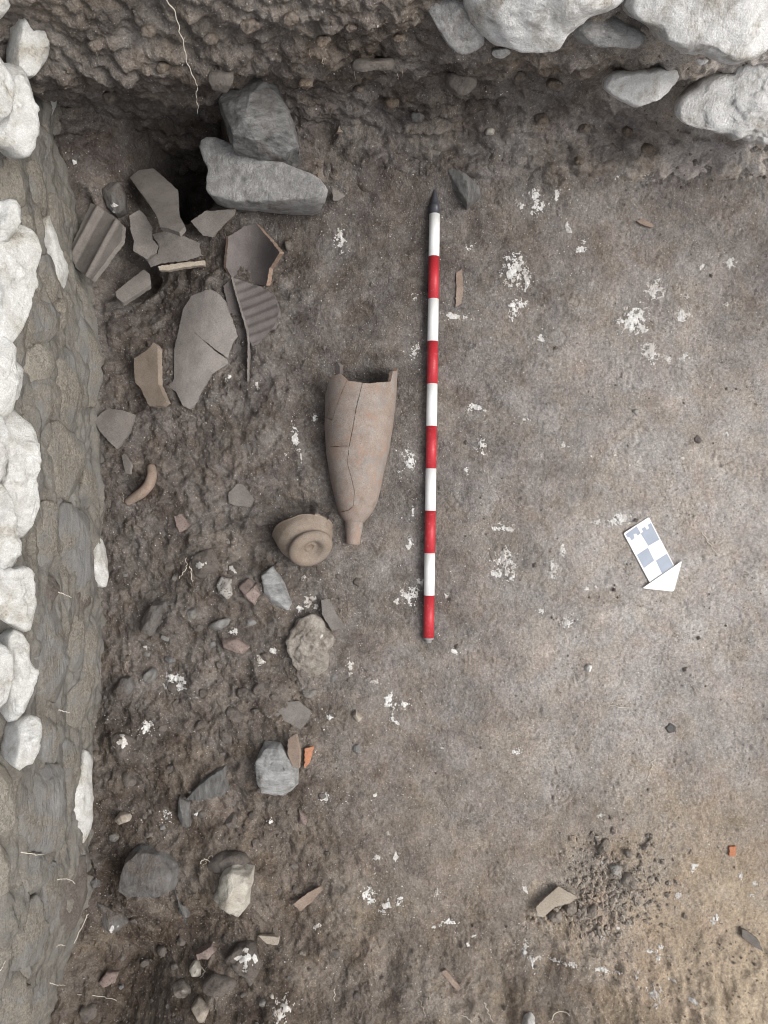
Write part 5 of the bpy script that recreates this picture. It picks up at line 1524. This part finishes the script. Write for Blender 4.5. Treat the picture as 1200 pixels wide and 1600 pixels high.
# lime crusts that sit on top of stones: flakes set on the stone's own surface
def crust(stone_obj, px, py, w, h, seed, dens=0.5, name='lime_crust'):
    me = stone_obj.data
    n = len(me.vertices)
    co = np.empty(n * 3, np.float32)
    me.vertices.foreach_get('co', co)
    nr = np.empty(n * 3, np.float32)
    me.vertices.foreach_get('normal', nr)
    co, nr = co.reshape(-1, 3).astype(float), nr.reshape(-1, 3).astype(float)
    wc = co + np.array(stone_obj.location)
    u = wc[:, 0] * F / (H - wc[:, 2]) + 600
    v = 800 - wc[:, 1] * F / (H - wc[:, 2])
    rr = np.hypot((u - px) / (w * .5), (v - py) / (h * .5))
    keep = (1 - rr + 0.9 * fbm(u / 9 + seed, v / 9, seed, 3)) > (1 - dens)
    keep &= (rr < 1.4) & (nr[:, 2] > 0.1)
    sides = 4 if any(len(p.vertices) == 4 for p in me.polygons) else 3
    q = np.array([tuple(p.vertices) for p in me.polygons if len(p.vertices) == sides])
    q = q[keep[q].all(1)]
    if not len(q):
        return
    used = np.unique(q)
    rm = np.full(n, -1)
    rm[used] = np.arange(len(used))
    hh = 0.0008 + 0.0009 * np.abs(perlin(u[used] / 2.3, v[used] / 2.3, seed))
    o = mk(name, wc[used] + nr[used] * hh[:, None], rm[q], M['lime'], None, True, origin=np.array(stone_obj.location))
    o.location = (0, 0, 0)
    o.parent = stone_obj


def by_label(s):
    return next(o for o in S.objects if o.get('label', '').startswith(s))


crust(by_label('brown rounded stone with a cap'), 312, 880, 34, 22, 1, 0.62)
crust(by_label('roundish stone speckled'), 190, 1160, 44, 40, 2, 0.55)
crust(by_label('dark stone crusted with white'), 385, 1496, 60, 56, 3, 0.55)
crust(by_label('dark stone with a white lime tip'), 176, 1452, 22, 14, 4, 0.6)
crust(by_label('small muddy stone with white'), 364, 888, 20, 18, 5, 0.4)
crust(by_label('charred looking lump'), 182, 322, 26, 40, 6, 0.35)
crust(by_label('large gritty light brown'), 505, 985, 30, 60, 7, 0.36)
crust(by_label('crumbly tan mortar'), 270, 1540, 22, 14, 8, 0.5)

# ------------------------------------------------------------------ roots
def root(px_pts, rad, mat, label=None, group=None, lift=0.004, zs=None, name='rootlet', wig=0.002, seed=0):
    rg = np.random.default_rng(seed)
    pts = []
    for i, (a, b) in enumerate(px_pts):
        if zs is not None:
            pts.append(pix(a, b, zs[i]))
        else:
            p = on_ground(a, b)
            pts.append(pix(a, b, p[2] + lift * (1 if 0 < i < len(px_pts) - 1 else 0.3)))
    n = max(10, 5 * len(pts))
    path = smooth_path(pts, n)
    path[:, :2] += rg.normal(size=(n, 2)) * wig * 0.35
    path[:, 0] += wig * np.sin(np.arange(n) * 1.3 + seed)
    vv, ff = tube(path, np.linspace(rad, rad * 0.55, n), 6)
    o = mk(name, vv, ff, M[mat])
    return tag(o, label, 'root', group)


lr = [(255, -6), (274, 18), (280, 45), (288, 72), (292, 98), (302, 120), (309, 134), (306, 152), (310, 166), (308, 178)]
root(lr, 0.0011, 'root', 'long thin white root hanging down the bank into the dark hollow', name='hanging_root', zs=np.linspace(0.50, 0.24, len(lr)), seed=1, wig=0.0012)


def wall_root(px_pts, seed, label, group=None):
    pts = []
    for a, b in px_pts:
        z = 0.2
        Y = (800 - b) / PXM
        for _ in range(6):
            t = (float(wall_x(Y, z)) + 0.03) * F / (a - 600)
            z = float(np.clip(H - t, -0.1, 0.6))
            Y = (800 - b) / F * t
        pts.append((float(wall_x(Y, z)) + 0.03, Y, z))
    path = smooth_path(pts, 14)
    path += np.random.default_rng(seed).normal(size=path.shape) * 0.0007
    vv, ff = tube(path, np.linspace(0.0011, 0.0006, 14), 6)
    tag(mk('rootlet', vv, ff, M['root']), label, 'root', group)


for i, p in enumerate([[(90, 1374), (102, 1373), (112, 1375), (117, 1380)], [(33, 1332), (52, 1334), (60, 1336), (72, 1333)], [(138, 1428), (130, 1445), (122, 1460), (116, 1474)], [(88, 1478), (94, 1476), (103, 1478)],
                       [(92, 925), (104, 930), (112, 934)], [(92, 1109), (100, 1112), (110, 1113)], [(0, 1518), (6, 1508), (9, 1500)], [(78, 1536), (90, 1539), (102, 1540)]]):
    wall_root(p, i, 'fine pale rootlet on the wall face, ' + ['short and level, left of the biggest dark rock', 'the longest level one, in the lower half', 'slanting at the lower left foot',
              'tiny, right above the slanting one', 'by the brown earth gap', 'level, above the white sliver', 'at the very left edge near the bottom', 'level, lowest of all'][i],
              'fine rootlets on the stone wall')
WHERE = ['beside the wall, below the dark schist stone', 'curling left of the lime capped stone', 'straight, just under the lime capped stone', 'touching the curved handle', 'lying level in the dark lower left hollow',
         'looped beside the small pale chip', 'upper one of the tangle left of the pale rock', 'lower zigzag of the tangle left of the pale rock', 'upright on the slope right of the half round pebble',
         'near the bottom edge below the narrow tan sherd', 'longest at the bottom edge, right of the middle', 'lying flat at the very bottom edge', 'beside the narrow tan sherd', 'upright on the bare floor, lower right',
         'slanting on the bare floor right of the arrow', 'tiny, on the bare floor near the right edge', 'level, on the bare floor below the single white pebble']
for i, p in enumerate([[(195, 1050), (197, 1035), (202, 1026), (204, 1020)], [(291, 872), (292, 886), (286, 896), (279, 904)], [(297, 884), (299, 898), (300, 909)], [(192, 770), (193, 782), (196, 788)],
                       [(121, 1554), (150, 1556), (178, 1561), (184, 1565)], [(314, 1510), (320, 1518), (314, 1528)], [(335, 1345), (330, 1336), (322, 1346), (316, 1355)], [(312, 1350), (320, 1340), (333, 1352), (334, 1340)],
                       [(523, 1545), (522, 1560), (521, 1575)], [(655, 1560), (660, 1572), (664, 1588)], [(757, 1566), (762, 1580), (768, 1592), (770, 1598)], [(720, 1586), (730, 1590), (738, 1597)],
                       [(735, 1534), (730, 1548), (724, 1558)], [(1022, 1186), (1018, 1200), (1012, 1220)], [(1095, 830), (1106, 845), (1118, 864)], [(1083, 1073), (1087, 1082), (1090, 1090)], [(955, 1102), (968, 1105), (982, 1106)]]):
    root(p, 0.0010, 'root' if i % 3 else 'root_tan', 'fine pale rootlet ' + WHERE[i], 'fine rootlets on the soil', seed=20 + i)
arc = [(862, 1594), (866, 1584), (875, 1580), (886, 1582), (895, 1593)]
root(arc, 0.0011, 'root', 'thin white root bent into an arch at the bottom edge', seed=50, lift=0.006, wig=0.0004)
for i, (a, b, c) in enumerate([(554, 98, 130), (484, 78, 90), (503, 92, 104), (600, 96, 112), (622, 116, 124), (627, 110, 120), (152, 78, 88)]):
    q0, q1 = on_bank(a, b), on_bank(a + 1, c)
    n_ = np.array([0, -0.004, 0.003])
    path = smooth_path([q0, q0 + n_ * 2, (q0 + q1) / 2 + n_ * 2.5, q1 + n_], 10)
    path[:, 0] += np.random.default_rng(i).normal(size=10) * 0.0008
    vv, ff = tube(path, np.linspace(0.0009, 0.0005, 10), 5)
    tag(mk('rootlet', vv, ff, M['root_tan']), 'fine pale rootlet dangling from the earth bank, ' + ['the longest, near the top middle', 'third from the left', 'left of the longest one', 'under the long flat brown stone', 'right of the long flat stone', 'rightmost', 'at the far left corner'][i], 'root', 'fine rootlets on the bank')

# ------------------------------------------------------------------ loose crumbs, gravel and lime specks: what nobody could count
_dod = np.array([(-1, 0, -.2), (1, .1, -.1), (0, -1, .1), (.1, 1, 0), (0, .1, 1), (.1, 0, -1)], float)
_oct = np.array([(4, 1, 3), (4, 3, 0), (4, 0, 2), (4, 2, 1), (5, 3, 1), (5, 0, 3), (5, 2, 0), (5, 1, 2)])


def scatter(name, P, size, mat, label, flat=0.7, seed=0, sink=0.25):
    rg = np.random.default_rng(seed)
    n = len(P)
    th = rg.uniform(0, 2 * math.pi, n)
    c, s = np.cos(th), np.sin(th)
    J = _dod[None] * rg.uniform(0.65, 1.35, (n, 6, 3))
    X = J[..., 0] * c[:, None] - J[..., 1] * s[:, None]
    Y = J[..., 0] * s[:, None] + J[..., 1] * c[:, None]
    Z = J[..., 2] * flat
    V = np.stack([X, Y, Z], -1) * size[:, None, None]
    V = V + np.asarray(P)[:, None]
    V[..., 2] += (size * flat * (1 - 2 * sink))[:, None]
    Fc = (_oct[None] + (np.arange(n) * 6)[:, None, None]).reshape(-1, 3)
    o = mk(name, V.reshape(-1, 3), Fc, mat, None, False, origin=np.zeros(3))
    return tag(o, label, None, None, 'stuff')


def seeds(n, weight, seed):
    rg = np.random.default_rng(seed)
    outp = []
    while len(outp) < n:
        u, v = rg.uniform(110, 1210, 4000), rg.uniform(245, 1610, 4000)
        ok = rg.uniform(size=4000) < weight(u, v)
        outp.extend(zip(u[ok], v[ok]))
    uv = np.array(outp[:n])
    x, y = (uv[:, 0] - 600) / PXM, (800 - uv[:, 1]) / PXM
    return np.stack([x, y, gz(x, y)], -1)


rgs = np.random.default_rng(90)
heap = lambda u, v: np.clip(gauss(u, v, 962, 1385, 56, 50) + 0.7 * gauss(u, v, 900, 1425, 50, 25), 0, 1)
P = seeds(11000, lambda u, v: 0.04 + 0.6 * rubble_mask(u, v), 91)
scatter('soil_crumbs', P, 0.0009 + 0.0022 * rgs.power(0.45, len(P)) ** 3 + 0.0004, M['crumb'], 'loose brown crumbs of earth strewn over the trench floor', seed=1)
P = seeds(15000, lambda u, v: (1 - rubble_mask(u, v)) * (0.05 + 0.95 * sstep(0.05, 0.5, perlin(u / 60, v / 60, 3.0) + 0.6 * perlin(u / 22, v / 22, 5.0))), 96)
scatter('floor_grit', P, 0.0006 + 0.0016 * rgs.uniform(size=len(P)) ** 5 + 0.0002, M['grit'], 'fine brown grit scattered over the trodden floor', seed=7, sink=0.2)
P = seeds(1500, heap, 92)
scatter('soil_heap', P, 0.0010 + 0.0075 * rgs.uniform(size=len(P)) ** 5 + 0.0004, M['heap'], 'small heap of loose earth crumbs on the floor at lower right', seed=2, sink=0.1)
P = seeds(700, lambda u, v: 0.05 + 0.9 * rubble_mask(u, v), 93)
scatter('gravel', P, 0.0022 + 0.0042 * rgs.uniform(size=len(P)) ** 3, M['muddy'], 'small brown and grey gravel in the rubble soil', seed=3)
P = seeds(2600, lambda u, v: 0.25 + 0.3 * sstep(0.0, 0.5, perlin(u / 90, v / 90, 13.0)), 94)
hal = []
for a_, b_, w_, h2, r_ in PATCH:
    k_ = int(6 + 0.5 * math.sqrt(w_ * h2))
    gq = rgs.normal(size=(k_, 2)) * np.array([w_, h2]) * 0.62 + 2 * rgs.normal(size=(k_, 2))
    hal.append(np.stack([(a_ + gq[:, 0] - 600) / PXM, (800 - b_ - gq[:, 1]) / PXM], -1))
hal = np.concatenate(hal)
P = np.concatenate([P, np.stack([hal[:, 0], hal[:, 1], gz(hal[:, 0], hal[:, 1])], -1)])
scatter('lime_specks', P, 0.0005 + 0.0015 * rgs.uniform(size=len(P)) ** 4, M['lime'], 'tiny white lime specks scattered over the soil', seed=4, flat=0.5)
# specks and crumbs on the bank
idx = np.random.default_rng(95).choice(np.where((BP[:, 2] > 0.0) & (np.abs(BP[:, 0]) < 0.95) & (BP[:, 2] < 0.55))[0], 2600, replace=False)
PB = BP[idx]
scatter('bank_crumbs', PB[:2100], 0.0008 + 0.0038 * rgs.uniform(size=2100) ** 4, M['crumb'], 'loose crumbs clinging to the earth bank', seed=5, sink=0.4)
scatter('bank_specks', PB[2100:], 0.0005 + 0.0018 * rgs.uniform(size=500) ** 4, M['lime'], 'white specks in the earth bank', seed=6, sink=0.4)
